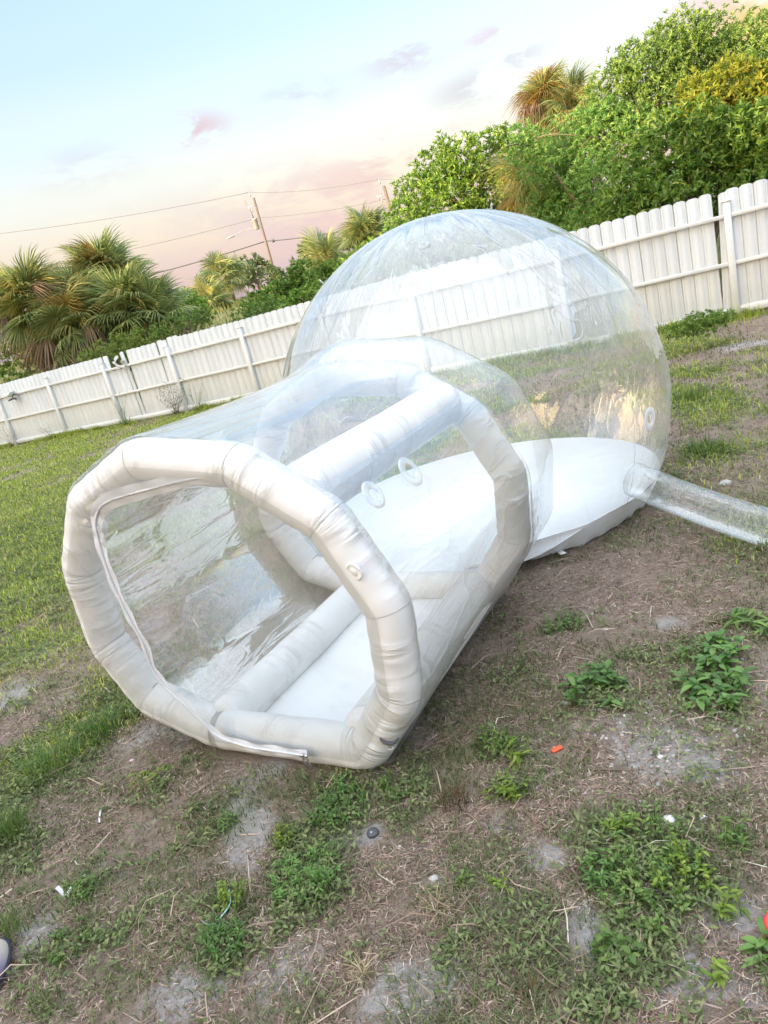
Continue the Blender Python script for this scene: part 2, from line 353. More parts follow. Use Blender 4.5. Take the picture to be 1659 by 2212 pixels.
# ------------------------------------------------------------------ fence plan
FL = [(-14.9, 25.05), (-12.4, 23.5), (-10.34, 22.2), (-8.28, 20.95), (-6.25, 19.7), (-4.2, 18.5), (-2.18, 17.35), (-.25, 16.2)]
FR = [(-.25, 16.2), (1.45, 13.15), (3.72, 11.85), (5.98, 10.83), (8.2, 9.86), (10.4, 8.9)]
fx_ = np.array([-60.] + [p[0] for p in FL] + [p[0] for p in FR[1:]] + [60.]); fy_ = np.array([52.] + [p[1] for p in FL] + [p[1] for p in FR[1:]] + [-12.])
def beyond(x, y): return y - np.interp(x, fx_, fy_)
def gz(x, y):
    x, y = np.asarray(x, float), np.asarray(y, float)
    b = beyond(x, y); d = np.hypot(x, y)
    z = (fbm(x, y, .5, 3, 5) - .5) * .05 * sstep(1.5, 5, d)
    z = z + 2.9 * sstep(1.5, 26, b) + .1 * sstep(.2, 2, b)
    z = z + (fbm(x, y, .16, 3, 9) - .5) * 1.2 * sstep(2, 12, b)
    return z

# patches of green and bare sand, in the frame's own layout converted to ground ellipses
def ell(L):
    out = []
    for x, y, rx, ry, s in L:
        c = on_ground(x, y); d = math.hypot(c[0], c[1]); dd = math.hypot(d, EYE[2])
        a = rx * dd / FPX; b = ry * dd * dd / (FPX * EYE[2])
        out.append((c[0], c[1], math.atan2(c[0], c[1]), a, min(b, a * 5), s))
    return out
GREEN = ell([(60, 1100, 170, 60, .95), (60, 1200, 140, 60, .95), (50, 1300, 100, 45, .75), (160, 950, 150, 14, .9), (330, 930, 80, 14, .6), (40, 1040, 90, 20, .5),
 (240, 1470, 70, 40, .5), (150, 1590, 170, 40, .85), (110, 1650, 85, 45, .95), (20, 1800, 45, 55, 1), (180, 1920, 60, 32, .75), (150, 2030, 70, 26, .7),
 (495, 1965, 40, 60, 1), (480, 2040, 50, 36, .95), (620, 1805, 28, 34, .7), (665, 1900, 80, 55, 1), (740, 1740, 70, 46, 1), (710, 1690, 90, 26, .7),
 (480, 1745, 80, 44, .5), (930, 1690, 70, 36, .6), (870, 1740, 50, 40, .4), (1070, 1610, 60, 26, .8), (1110, 1700, 46, 24, .7), (1140, 1460, 60, 26, .55),
 (1215, 1350, 50, 18, .65), (1290, 1490, 75, 40, .8), (1540, 1410, 75, 36, .8), (1540, 1490, 75, 36, .8), (1330, 1430, 90, 28, .5), (1600, 1345, 60, 26, .75),
 (1230, 1775, 60, 34, .5), (1420, 1870, 130, 70, .6), (1400, 1950, 80, 46, .6), (1290, 1890, 46, 28, .85), (1340, 1800, 90, 46, .45), (1585, 1820, 26, 26, .8),
 (1370, 2070, 60, 44, .5), (1000, 2050, 60, 26, .3), (1140, 2080, 60, 60, .35), (1300, 2165, 60, 30, .5), (1510, 795, 60, 12, .45), (1490, 870, 70, 14, .6),
 (1530, 970, 60, 11, .65), (1520, 690, 90, 12, .9), (1250, 1100, 80, 20, .3), (1590, 1180, 60, 30, .55), (960, 1640, 60, 30, .5), (350, 1700, 50, 20, .4),
 (1160, 1960, 50, 26, .4), (1480, 1400, 50, 24, .4), (250, 2000, 70, 24, .4), (600, 2020, 40, 18, .3), (1640, 1140, 60, 40, .6), (420, 1650, 60, 20, .3)])
SAND = ell([(760, 1790, 80, 40, 1), (520, 1755, 46, 56, .7), (530, 1850, 40, 40, .5), (230, 1900, 46, 60, .8), (80, 2010, 55, 40, .8), (900, 2130, 120, 50, .9),
 (420, 2120, 110, 46, .7), (610, 2085, 110, 60, .5), (1180, 1830, 60, 44, .8), (1250, 1690, 46, 30, .5), (1450, 1620, 90, 50, .45), (1570, 1650, 60, 36, .7),
 (1560, 1960, 70, 60, .7), (1480, 2110, 90, 50, .7), (1270, 2000, 46, 60, .75), (1600, 745, 60, 10, .8), (1450, 1340, 50, 16, .6), (100, 1395, 80, 16, .7),
 (30, 1500, 60, 26, .7), (350, 1560, 80, 36, .35), (300, 1800, 60, 26, .5), (840, 1690, 40, 40, .5), (1500, 1010, 60, 10, .5), (220, 990, 70, 9, .5), (1330, 1010, 60, 10, .4),
 (280, 1390, 40, 14, .4), (150, 1500, 40, 14, .5), (600, 1650, 50, 20, .3), (1080, 1770, 40, 24, .5), (1620, 2150, 60, 40, .6), (1060, 1950, 40, 60, .4)])
LAWN = ell([(1500, 1880, 10, 10, 0)])
def blobs(x, y, L):
    t = np.zeros_like(x)
    for cx, cy_, az, a, b, s in L:
        dx, dy = x - cx, y - cy_
        u = dx * math.cos(az) - dy * math.sin(az); v = dx * math.sin(az) + dy * math.cos(az)
        t = np.maximum(t, s * np.exp(-((u / a) ** 2 + (v / b) ** 2) ** 1.4 * 1.0))
    return t
def masks(x, y):
    x, y = np.asarray(x, float), np.asarray(y, float)
    n1 = fbm(x, y, 3.2, 4, 21); n2 = fbm(x, y, 1.3, 4, 33); n3 = fbm(x, y, 7.0, 3, 44)
    bx = beyond(x, y)
    lawn = sstep(1.0, 5.5, -x + .18 * y) * sstep(2.2, 5.0, y) * .55 * sstep(.42, .58, fbm(x, y, .9, 4, 171))
    field = sstep(3.6, 6, y) * .42
    g = blobs(x, y, GREEN) * (.35 + 1.0 * sstep(.30, .62, n1)) + (lawn + field + .05) * sstep(.36, .66, n2) * 1.6
    g = g + .3 * sstep(.60, .74, n3) * (.3 + field)
    near_f = np.exp(-((bx + .25) / .45) ** 2) * .8 * sstep(.3, .55, n1); g = np.maximum(g, near_f)
    g = np.where(bx > .3, .95, g)
    s = blobs(x, y, SAND) * (.55 + .95 * sstep(.34, .6, n1)) + .55 * sstep(.56, .70, n2)
    s = np.where(bx > .3, 0, s)
    g = np.clip(g, 0, 1); s = np.clip(s - .8 * g, 0, 1)
    return g, s

def axis(fine0, fine1, step, lo, hi, k):
    a = list(np.arange(fine0, fine1 + 1e-6, step)); d = step
    v = a[0]; L = []
    while v > lo: d *= k; v -= d; L.append(v)
    R, d, v = [], step, a[-1]
    while v < hi: d *= k; v += d; R.append(v)
    return np.array(L[::-1] + a + R)
gxs = axis(-3.2, 4.4, .045, -900, 900, 1.075); gys = axis(.6, 6.5, .045, -900, 900, 1.06)
GX, GY = np.meshgrid(gxs, gys, indexing='ij')
g_, s_ = masks(GX.ravel(), GY.ravel())
micro = ((fbm(GX, GY, 6, 3, 61) - .5) * .035 + (fbm(GX, GY, 2.2, 3, 67) - .5) * .05) * (np.hypot(GX, GY) < 14)
near_tent = sstep(.9, 1.5, np.hypot(GX - .757, GY - 4.95)) * sstep(.25, .8, np.abs((GX + .64) * .848 - (GY - 2.58) * .53)
            + 2 * np.maximum(0, -((GX + .64) * .53 + (GY - 2.58) * .848 + .2)) + 2 * np.maximum(0, ((GX + .64) * .53 + (GY - 2.58) * .848 - 1.8)))
GZ = gz(GX, GY) + micro * near_tent - .012
nx, ny = GX.shape
ii, jj = np.meshgrid(np.arange(nx - 1), np.arange(ny - 1), indexing='ij')
gf = np.stack([ii * ny + jj, (ii + 1) * ny + jj, (ii + 1) * ny + jj + 1, ii * ny + jj + 1], -1).reshape(-1, 4)
gme = mesh_np('ground', np.stack([GX.ravel(), GY.ravel(), GZ.ravel()], -1), [gf], None, True, {'green': g_, 'sand': s_})
m, n, l, b = mat('dry_yard_soil')
co = N(n, 'ShaderNodeTexCoord')
def tn(scale, detail=5, rough=.6, dist=0.):
    t = N(n, 'ShaderNodeTexNoise'); t.inputs['Scale'].default_value = scale; t.inputs['Detail'].default_value = detail
    t.inputs['Roughness'].default_value = rough; t.inputs['Distortion'].default_value = dist; l.new(co.outputs['Object'], t.inputs['Vector']); return t.outputs[0]
def mixc(f, a, c2):
    k = N(n, 'ShaderNodeMix', data_type='RGBA')
    for s, v in ((0, f), (6, a), (7, c2)):
        if isinstance(v, (int, float)): k.inputs[s].default_value = v
        elif isinstance(v, tuple): k.inputs[s].default_value = (*v, 1)
        else: l.new(v, k.inputs[s])
    return k.outputs[2]
def mth(op, a, c2, clamp=True):
    k = N(n, 'ShaderNodeMath', operation=op, use_clamp=clamp)
    for s, v in ((0, a), (1, c2)):
        if isinstance(v, (int, float)): k.inputs[s].default_value = v
        else: l.new(v, k.inputs[s])
    return k.outputs[0]
def N_map(sock, lo, hi):
    k = N(n, 'ShaderNodeMapRange', interpolation_type='SMOOTHSTEP'); k.inputs[1].default_value = lo; k.inputs[2].default_value = hi; l.new(sock, k.inputs[0]); return k.outputs[0]
ag = N(n, 'ShaderNodeAttribute', attribute_name='green').outputs['Fac']; as_ = N(n, 'ShaderNodeAttribute', attribute_name='sand').outputs['Fac']
soil = ramp(n, [(.25, (.20, .143, .108)), (.45, (.355, .268, .208)), (.6, (.455, .355, .285)), (.8, (.56, .455, .37))]); l.new(tn(55, 6, .7, .6), soil.inputs[0])
brown = ramp(n, [(.35, (.17, .11, .08)), (.65, (.36, .265, .205))]); l.new(tn(130, 4, .7, 1.2), brown.inputs[0])
c1 = mixc(mth('MULTIPLY', tn(4.5, 4), .9), soil.outputs[0], brown.outputs[0])
sandr = ramp(n, [(.25, (.33, .295, .28)), (.5, (.47, .43, .41)), (.75, (.60, .56, .535))]); l.new(tn(70, 6, .65), sandr.inputs[0])
sf = N(n, 'ShaderNodeMapRange', interpolation_type='SMOOTHSTEP'); sf.inputs[1].default_value = .2; sf.inputs[2].default_value = .85
l.new(mth('ADD', mth('ADD', as_, mth('MULTIPLY', mth('SUBTRACT', tn(26, 6, .75), .5, False), 1.3, False), False), mth('MULTIPLY', mth('SUBTRACT', tn(9, 4, .7, .8), .5, False), 1.0, False), False), sf.inputs[0])
c1 = mixc(mth('MULTIPLY', N_map(tn(210, 3, .6), .50, .72), .55), c1, (.085, .058, .045))
c1 = mixc(mth('MULTIPLY', N_map(tn(320, 2, .5), .58, .74), .6), c1, (.50, .43, .37))
c2 = mixc(mth('MULTIPLY', sf.outputs[0], .9), c1, sandr.outputs[0])
grn = ramp(n, [(.3, (.12, .16, .045)), (.55, (.20, .24, .07)), (.75, (.30, .30, .13))]); l.new(tn(60, 5, .7), grn.inputs[0])
c3 = mixc(mth('MULTIPLY', ag, .72), c2, grn.outputs[0])
peb = N(n, 'ShaderNodeTexVoronoi'); peb.inputs['Scale'].default_value = 85; l.new(co.outputs['Object'], peb.inputs['Vector'])
pm = N(n, 'ShaderNodeMapRange'); l.new(peb.outputs['Distance'], pm.inputs[0]); pm.inputs[1].default_value = .26; pm.inputs[2].default_value = .16
pr = ramp(n, [(.86, (0, 0, 0)), (.9, (1, 1, 1))]); l.new(peb.outputs['Color'], pr.inputs[0])
c4 = mixc(mth('MULTIPLY', mth('MULTIPLY', pm.outputs[0], pr.outputs[0]), .7), c3, (.45, .42, .40))
l.new(c4, b.inputs['Base Color']); b.inputs['Roughness'].default_value = .95; b.inputs['Specular IOR Level'].default_value = .15
bp = N(n, 'ShaderNodeBump'); bp.inputs['Strength'].default_value = 1.0; bp.inputs['Distance'].default_value = .03
l.new(mth('ADD', tn(45, 7, .72, .4), mth('MULTIPLY', tn(9, 3), 1.0), False), bp.inputs['Height']); l.new(bp.outputs[0], b.inputs['Normal'])
tag(obj('ground', gme, m), kind='structure')
M['ground'] = m

def ground_z(x, y):
    """height of the ground sheet itself (bilinear on its own grid)"""
    x, y = np.atleast_1d(np.asarray(x, float)), np.atleast_1d(np.asarray(y, float))
    i = np.clip(np.searchsorted(gxs, x) - 1, 0, nx - 2); j = np.clip(np.searchsorted(gys, y) - 1, 0, ny - 2)
    u = (x - gxs[i]) / (gxs[i + 1] - gxs[i]); v = (y - gys[j]) / (gys[j + 1] - gys[j])
    return GZ[i, j] * (1 - u) * (1 - v) + GZ[i + 1, j] * u * (1 - v) + GZ[i, j + 1] * (1 - u) * v + GZ[i + 1, j + 1] * u * v
def gz1(x, y): return float(ground_z(x, y)[0])

# ------------------------------------------------------------------ bubble tent
P0 = np.array([-.64, 2.58, 0.0]); AX = np.array([.53, .848, 0.0]); AX /= np.linalg.norm(AX); SD = np.array([AX[1], -AX[0], 0.0])
def TP(s, a, z): return P0 + SD * s + AX * a + ZA * z
TUBE = .085; TLEN = 1.35
OUT = np.array([(-.365, -.01), (-.765, .14), (-.95, .48), (-.915, .9), (-.68, 1.23), (-.25, 1.395), (.25, 1.315), (.60, 1.06), (.765, .69), (.715, .31), (.465, -.02)])
def inset(poly, d):
    n_ = len(poly); R = []
    for i in range(n_):
        p0, p1, p2 = poly[i - 1], poly[i], poly[(i + 1) % n_]
        e1 = (p1 - p0) / np.linalg.norm(p1 - p0); e2 = (p2 - p1) / np.linalg.norm(p2 - p1)
        n1 = np.array([e1[1], -e1[0]]); n2 = np.array([e2[1], -e2[0]])
        bis = n1 + n2; bis /= np.linalg.norm(bis); R.append(p1 + bis * d / max(.5, bis @ n1))
    return np.array(R)
MID = inset(OUT, TUBE)
if abs(MID[0][1]) > .3 or MID[0][1] < 0: MID = inset(OUT, -TUBE)
MID[:, 1] = np.maximum(MID[:, 1], TUBE - .03)
def dense(poly, k=16, smooth=1):
    pts, sd_ = [], []
    n_ = len(poly)
    for i in range(n_):
        a, b_ = poly[i], poly[(i + 1) % n_]; L = np.linalg.norm(b_ - a)
        for t in np.linspace(0, 1, k, endpoint=False): pts.append(a + (b_ - a) * t); sd_.append(min(t, 1 - t) * L)
    pts = np.array(pts)
    for _ in range(smooth): pts = pts * .5 + (np.roll(pts, 1, 0) + np.roll(pts, -1, 0)) * .25
    return pts, np.array(sd_)
tent = Thing('bubble_tent', (.2, 3.9, 0), 'large clear inflatable bubble tent with white framed entrance tunnel standing in the yard', 'bubble tent')
def arch(name, a0):
    pts, sdist = dense(MID, 16, 1)
    P = np.array([TP(p[0], a0, p[1]) for p in pts])
    r = TUBE * (1 - .03 * np.exp(-(sdist / .018) ** 2)) * (1 + .015 * np.sin(np.arange(len(pts)) * 1.3))
    V, fs, U = sweep(P, r, 28, closed=True, up=AX)
    # soft puckers on the inner side next to the seams
    cen = TP(-.1, a0, .7); mseg = 29
    idx = np.repeat(np.arange(len(pts)), mseg); ang = np.tile(np.linspace(0, 2 * PI, mseg), len(pts))
    dirv = V - P[idx]; nv = dirv / np.linalg.norm(dirv, axis=1)[:, None]
    toc = cen - P[idx]; toc /= np.linalg.norm(toc, axis=1)[:, None]
    inn = np.clip((nv * toc).sum(1), 0, 1)
    amp = .0045 * inn * np.exp(-(sdist[idx] / .09) ** 2) * (2 * vn(sdist[idx] * 34 + idx // 14 * 7.1, ang * 1.1, 17) - 1)
    V = V + nv * amp[:, None]
    o = tent.part(name, mesh_np(name, V, fs, U, True), M['pvc'])
    me = None
    for i, p in enumerate(MID):
        p0, p2 = MID[i - 1], MID[(i + 1) % len(MID)]
        t = (p2 - p) / np.linalg.norm(p2 - p) - (p0 - p) / np.linalg.norm(p0 - p); t /= np.linalg.norm(t)
        k = min(range(len(pts)), key=lambda q: np.linalg.norm(pts[q] - p)); c = pts[k]
        nd = np.array([-t[1], t[0]]); rr = r[k] + .0008
        A = np.linspace(0, 2 * PI, 25)[:-1]
        L = [TP(*(c[0] + nd[0] * math.cos(q) * rr, a0 + math.sin(q) * rr, c[1] + nd[1] * math.cos(q) * rr)) for q in A]
        obj('seam', tube_mesh('seam', L, .0012, 4, closed=True), M['pvc'], o)
    return o
front = arch('front_arch', 0.0); rear = arch('rear_arch', TLEN)
def beam(name, s, z, r):
    t = np.linspace(0, 1, 44); P = np.array([TP(s, a, z) for a in t * TLEN])
    rr = r * (1 + .015 * np.sin(t * 9)) * (1 - .26 * np.exp(-(np.minimum(t, 1 - t) / .022) ** 2)); return tent.part(name, tube_mesh(name, P, rr, 28), M['pvc'])
beam('top_beam', .42, 1.09, .112); beam('floor_beam', -.33, .088, .098); beam('floor_beam', .38, .088, .098)
fv, ff = [], []
for i, a in enumerate(np.linspace(-.02, TLEN + .45, 30)):
    for j, s in enumerate(np.linspace(-.42, .42, 14)): fv.append(TP(s, a, .034 + .006 * math.sin(a * 9 + s * 5)))
for i in range(29):
    for j in range(13): ff.append([i * 14 + j, i * 14 + j + 1, (i + 1) * 14 + j + 1, (i + 1) * 14 + j])
fu = [(i / 29, j / 13) for i in range(30) for j in range(14)]
tent.part('tunnel_floor', mesh_np('tunnel_floor', fv, [np.array(ff)], fu, True), M['pvc_floor'])

# dome: part of a sphere; see-through above, white round the foot
DC = np.array([.757, 4.95, .72]); DR = 1.325; ZW = .15
DX = np.array([-AX[0], -AX[1], 0]); DY = np.array([-DX[1], DX[0], 0])
def dome_pt(th, z, rr=DR):
    q = math.sqrt(max(0, rr * rr - (z - DC[2]) ** 2)); return DC * [1, 1, 0] + q * (math.cos(th) * DX + math.sin(th) * DY) + ZA * z
def dome_patch(name, zs, nth, m, hole=False, rr=DR, wave=0.):
    V, U = [], []
    for i, z in enumerate(zs):
        for j in range(nth + 1):
            th = 2 * PI * j / nth; p = dome_pt(th, z, rr)
            k = .006 * math.sin(th * 9 + z * 3) * math.exp(-z * 3) + .003 * math.sin(th * 23 + z * 8)
            if wave and i < 3: k += wave * (math.sin(th * 46) + .7 * math.sin(th * 31 + 1)) * (1 - i / 3)
            d = p - DC; p = p + d / np.linalg.norm(d) * k
            V.append(p); U.append((th / (2 * PI) * 6.3, z / 2))
    F = []
    for i in range(len(zs) - 1):
        for j in range(nth):
            q = [i * (nth + 1) + j, i * (nth + 1) + j + 1, (i + 1) * (nth + 1) + j + 1, (i + 1) * (nth + 1) + j]
            if hole:
                c = sum(np.array(V[t]) for t in q) / 4; v = c - P0
                if v @ AX < 1.9 and abs(v @ SD + .09) < 1 and math.hypot((v @ SD + .09) / .80, (c[2] - .66) / .66) < 1: continue
            F.append(q)
    return tent.part(name, mesh_np(name, V, [np.array(F)], U, True), m)
elz = lambda z0, z1, k: [DC[2] + DR * math.sin(e) for e in np.linspace(math.asin((z0 - DC[2]) / DR), math.asin(min(1, (z1 - DC[2]) / DR)), k)]
dome = dome_patch('dome_film', elz(ZW - .01, DC[2] + DR - .0005, 70), 150, M['film_dome'], True)
dome_patch('dome_base', elz(.004, ZW, 12), 260, M['pvc_base'], True, DR + .004, .004)
# welded seams of the dome panels: fine raised lines from crown to foot
for k in range(8):
    th = k * PI / 4 + .35
    L = [dome_pt(th, z, DR + .002) for z in elz(ZW, 2.04, 40)]
    if abs(math.atan2(math.sin(th), math.cos(th))) < .62: L = [p for p in L if p[2] > 1.35]
    obj('seam', tube_mesh('seam', L, .0018, 5), M['weld'], dome)
fv = [DC * [1, 1, 0] + ZA * .036]; fu = [(0.5, .5)]; ff3, ff4 = [], []
for i in range(1, 15):
    for j in range(64):
        th = 2 * PI * j / 64; r = 1.2 * i / 14; up_z = .118 * max(0, (r - .55) / .65) ** 2.2 * float(sstep(.45, 1.0, abs(math.atan2(math.sin(th), math.cos(th)))))
        fv.append(DC * [1, 1, 0] + r * (math.cos(th) * DX + math.sin(th) * DY) + ZA * (.036 + up_z + .012 * math.sin(th * 7 + r * 6) * math.sin(r * 5) * .6 * (r < 1.1))); fu.append((r * math.cos(th), r * math.sin(th)))
for j in range(64): ff3.append([0, 1 + j, 1 + (j + 1) % 64])
for i in range(13):
    for j in range(64): a, b_ = 1 + i * 64, 1 + (i + 1) * 64; ff4.append([a + j, b_ + j, b_ + (j + 1) % 64, a + (j + 1) % 64])
tent.part('dome_floor', mesh_np('dome_floor', fv, [np.array(ff3), np.array(ff4)], fu, True), M['pvc_floor'])

# tunnel film: skin from the front arch to the rear arch, then a swelling sleeve on to the dome
SK, _ = dense(inset(OUT, -.004) if np.abs(inset(OUT, -.004)).max() > np.abs(OUT).max() else inset(OUT, .004), 12, 3)
cen2 = np.array([-.09, .66])
skp = SK[(SK[:, 1] > .03) | (np.abs(SK[:, 0]) > .5)]
i0 = int(np.argmin(SK[:, 1] + 10 * np.abs(SK[:, 0])))
SK = np.roll(SK, -i0, 0)
keep = ~((SK[:, 1] < .06) & (np.abs(SK[:, 0]) < .36)); k0 = int(np.argmax(keep)); k1 = len(SK) - int(np.argmax(keep[::-1])); SK = SK[k0:k1]
def skin(name, a0, a1, na, bulge, m, uvk=(1, 1), amp=.004, stretch=3., hold=0.):
    V, U = [], []; ns = len(SK)
    ln = np.concatenate([[0], np.cumsum(np.linalg.norm(np.diff(SK, axis=0), axis=1))])
    for i, t in enumerate(np.linspace(0, 1, na)):
        for j in range(ns):
            b_ = bulge(t) * (float(sstep(.35, 1.15, SK[j][1])) if a0 > 1 else 1.0)
            q = cen2 + (SK[j] - cen2) * (1 + b_)
            w = (vn(np.array([t * stretch]), np.array([ln[j] * 26.]), 3)[0] - .5) * 2 * amp * (math.sin(PI * min(1, max(0, t))) * .8 + .2)
            d = SK[j] - cen2; d = d / np.linalg.norm(d); q = q + d * w
            V.append(TP(q[0], a0 + (a1 - a0) * t, max(.012, q[1]))); U.append(((a0 + (a1 - a0) * t) * uvk[0], ln[j] * uvk[1]))
    i, j = np.meshgrid(np.arange(na - 1), np.arange(ns - 1), indexing='ij')
    F = np.stack([i * ns + j, i * ns + j + 1, (i + 1) * ns + j + 1, (i + 1) * ns + j], -1).reshape(-1, 4)
    return tent.part(name, mesh_np(name, V, [F], U, True), m)
skin('tunnel_film', -.02, TLEN + .02, 50, lambda t: .012 - .022 * math.sin(PI * t), M['film_tunnel'])
skin('sleeve_film', TLEN + .02, TLEN + .44, 22, lambda t: .012 + .10 * math.sin(PI * min(1, t * .9)), M['film_tunnel'], (2.5, 1), .005)
# white lower apron of the tunnel along each side
for sgn in (1,):
    pts = [p for p in SK if p[1] < .36 and p[0] * sgn > 0]; pts.sort(key=lambda p: p[1])
    V, U, F = [], [], []
    for i, a in enumerate(np.linspace(0, TLEN - .01, 40)):
        for j, p in enumerate(pts): q = cen2 + (p - cen2) * .992; V.append(TP(q[0], a, max(.01, q[1]))); U.append((a, j * .05))
    k = len(pts)
    for i in range(39):
        for j in range(k - 1): F.append([i * k + j, i * k + j + 1, (i + 1) * k + j + 1, (i + 1) * k + j])
    tent.part('side_apron', mesh_np('side_apron', V, [np.array(F)], U, True), M['pvc_base'])

# door: slack clear sheet across the front arch, with a white zip round its left and lower edge
dp, _ = dense(MID, 20, 1)
V, U, F = [], [], []; nr_, na_ = 64, len(dp); c0 = dp.mean(0)
for i in range(nr_ + 1):
    t = i / nr_
    for j in range(na_):
        q = c0 + (dp[j] - c0) * t; th = math.atan2(*(dp[j] - c0))
        pucker = -.006 * t ** 4 * abs(math.sin(th * 17 + 4 * math.sin(th * 3))) + .03 * (1 - t ** 3) * (vn(np.array([q[0] * 5]), np.array([q[1] * 5]), 5)[0] - .5)
        corner = math.exp(-(((q[0] + .50) / .27) ** 2 + ((q[1] - 1.13) / .17) ** 2)); rn = abs(float(fbm(np.array([q[0] * 1.0 + q[1] * .55]), np.array([q[1] - q[0] * .4]), 13, 3, 8)[0]) - .5)
        pucker += -corner * .16 * max(0, .16 - rn)
        V.append(TP(q[0], -TUBE - .003 + pucker * (1 - .7 * t ** 6), q[1])); U.append((q[0], q[1]))
for i in range(nr_):
    for j in range(na_): F.append([i * na_ + j, i * na_ + (j + 1) % na_, (i + 1) * na_ + (j + 1) % na_, (i + 1) * na_ + j])
door = tent.part('door_film', mesh_np('door_film', V, [np.array(F)], U, True), M['film_door'])
def plane_sa(px, py, a):
    d = ray(px, py); o_ = P0 + AX * a; t = ((o_ - EYE) @ AX) / (d @ AX); return EYE + d * t
ZP = [(462, 1031, -.07), (420, 1033, -.075), (370, 1044, -.08), (300, 1062, -.085), (240, 1079, -.085), (214, 1096, -.09), (205, 1130, -.095), (222, 1200, -.11), (247, 1268, -.115),
      (278, 1332, -.12), (312, 1392, -.12), (327, 1440, -.122), (355, 1482, -.122), (400, 1520, -.122), (436, 1556, -.122), (472, 1592, -.118), (540, 1614, -.118), (600, 1622, -.118), (664, 1632, -.118)]
zw = np.array([plane_sa(*q) for q in ZP])
def resample(P, k):
    P = np.asarray(P, float); d = np.concatenate([[0], np.cumsum(np.linalg.norm(np.diff(P, axis=0), axis=1))])
    t = np.linspace(0, d[-1], k); return np.stack([np.interp(t, d, P[:, i]) for i in range(3)], -1)
def smooth(P, it=3):
    P = P.copy()
    for _ in range(it): P[1:-1] = P[1:-1] * .5 + (P[:-2] + P[2:]) * .25
    return P
zpth = smooth(resample(zw, 160), 6)
T = np.gradient(zpth, axis=0); T /= np.linalg.norm(T, axis=1)[:, None]; Wd = np.cross(T, AX); Wd /= np.linalg.norm(Wd, axis=1)[:, None]
V, F, U = [], [], []
for i in range(160):
    for j, w in enumerate(np.linspace(-1, 1, 7)):
        V.append(zpth[i] + Wd[i] * w * (.021 + .014 * math.exp(-((i - 38) / 26) ** 2)) + AX * (.004 * math.sin(i * .55 + w * 2) * abs(w) + .002 * abs(w))); U.append((i * .02, w))
for i in range(159):
    for j in range(6): F.append([i * 7 + j, i * 7 + j + 1, (i + 1) * 7 + j + 1, (i + 1) * 7 + j])
zo = tent.part('zip', mesh_np('zip', V, [np.array(F)], U, True), M['zip'])
obj('zip_teeth', tube_mesh('zip_teeth', zpth - AX * .003, .0042 * (1 + .25 * (np.arange(160) % 2)), 6), M['zip'], zo)
for dx_ in (0, 9):
    c = plane_sa(652 + dx_, 1632 + dx_ * .2, -.128); mb = MB()
    bevel_box(mb, c, SD, AX, ZA, .016, .010, .014, .003); box(mb, c + ZA * -.012 + SD * .003, SD, AX, ZA, .006, .004, .014)
    o = tent.part('zip_pull', mb.mesh('zip_pull'), M['metal'])
    mb = MB(); ez = ZA * .96 - SD * .26; bevel_box(mb, c - ez * .036 - AX * .004, SD * .96 + ZA * .26, AX, ez, .011, .003, .036, .001); obj('pull_tab', mb.mesh('pull_tab'), M['grey_plastic'], o)
# inflation valve on the near foot of the arch, with its cap cord
def disc(c, nrm, prof, seg=24):
    """lathe prof=(r,h) about nrm"""
    nrm = np.asarray(nrm, float) / np.linalg.norm(nrm); u = np.cross(nrm, ZA if abs(nrm[2]) < .9 else XA); u /= np.linalg.norm(u); v = np.cross(nrm, u)
    V = [c + nrm * h + (u * math.cos(2 * PI * j / seg) + v * math.sin(2 * PI * j / seg)) * r for r, h in prof for j in range(seg)]
    F = [[i * seg + j, i * seg + (j + 1) % seg, (i + 1) * seg + (j + 1) % seg, (i + 1) * seg + j] for i in range(len(prof) - 1) for j in range(seg)]
    return V, [np.array(F)]
def lathe(name, c, nrm, prof, seg=24): V, F = disc(c, nrm, prof, seg); return mesh_np(name, V, F, None, True)
vdir = SD * .78 - AX * .42 + ZA * .32; vdir /= np.linalg.norm(vdir)
vc = TP(.49, -.005, .15) + vdir * (TUBE + .004)
vo = tent.part('air_valve', lathe('air_valve', vc, vdir, [(.042, -.006), (.042, .005), (.033, .008), (.031, .002), (.012, 0), (.0005, 0)]), M['grey_plastic'])
obj('valve_plug', lathe('valve_plug', vc, vdir, [(.02, .0), (.02, .007), (.016, .009), (.0005, .009)]), M['dark_plastic'], vo)
cv = [vc + vdir * .01 + SD * (.02 * math.cos(t) - .012) + ZA * (-.03 + .033 * math.sin(t)) - AX * .012 for t in np.linspace(.9, 5.6, 22)]
obj('valve_cord', tube_mesh('valve_cord', cv, .0018, 5), M['cord'], vo)
pc = plane_sa(775, 1226, -.06) ; pn = SD * .45 - AX * .75 + ZA * .5
q = TP(.655, 0, .86); pn = (pc - q); pn -= (pn @ (TP(.77, 0, .69) - TP(.6, 0, 1.06))) * 0; pn /= np.linalg.norm(pn)
pc = q + pn * (TUBE + .002)
tent.part('vent_patch', lathe('vent_patch', pc, pn, [(.034, -.002), (.034, .002), (.026, .003), (.024, .001), (.014, .001), (.012, .004), (.0005, .004)]), M['pvc'])
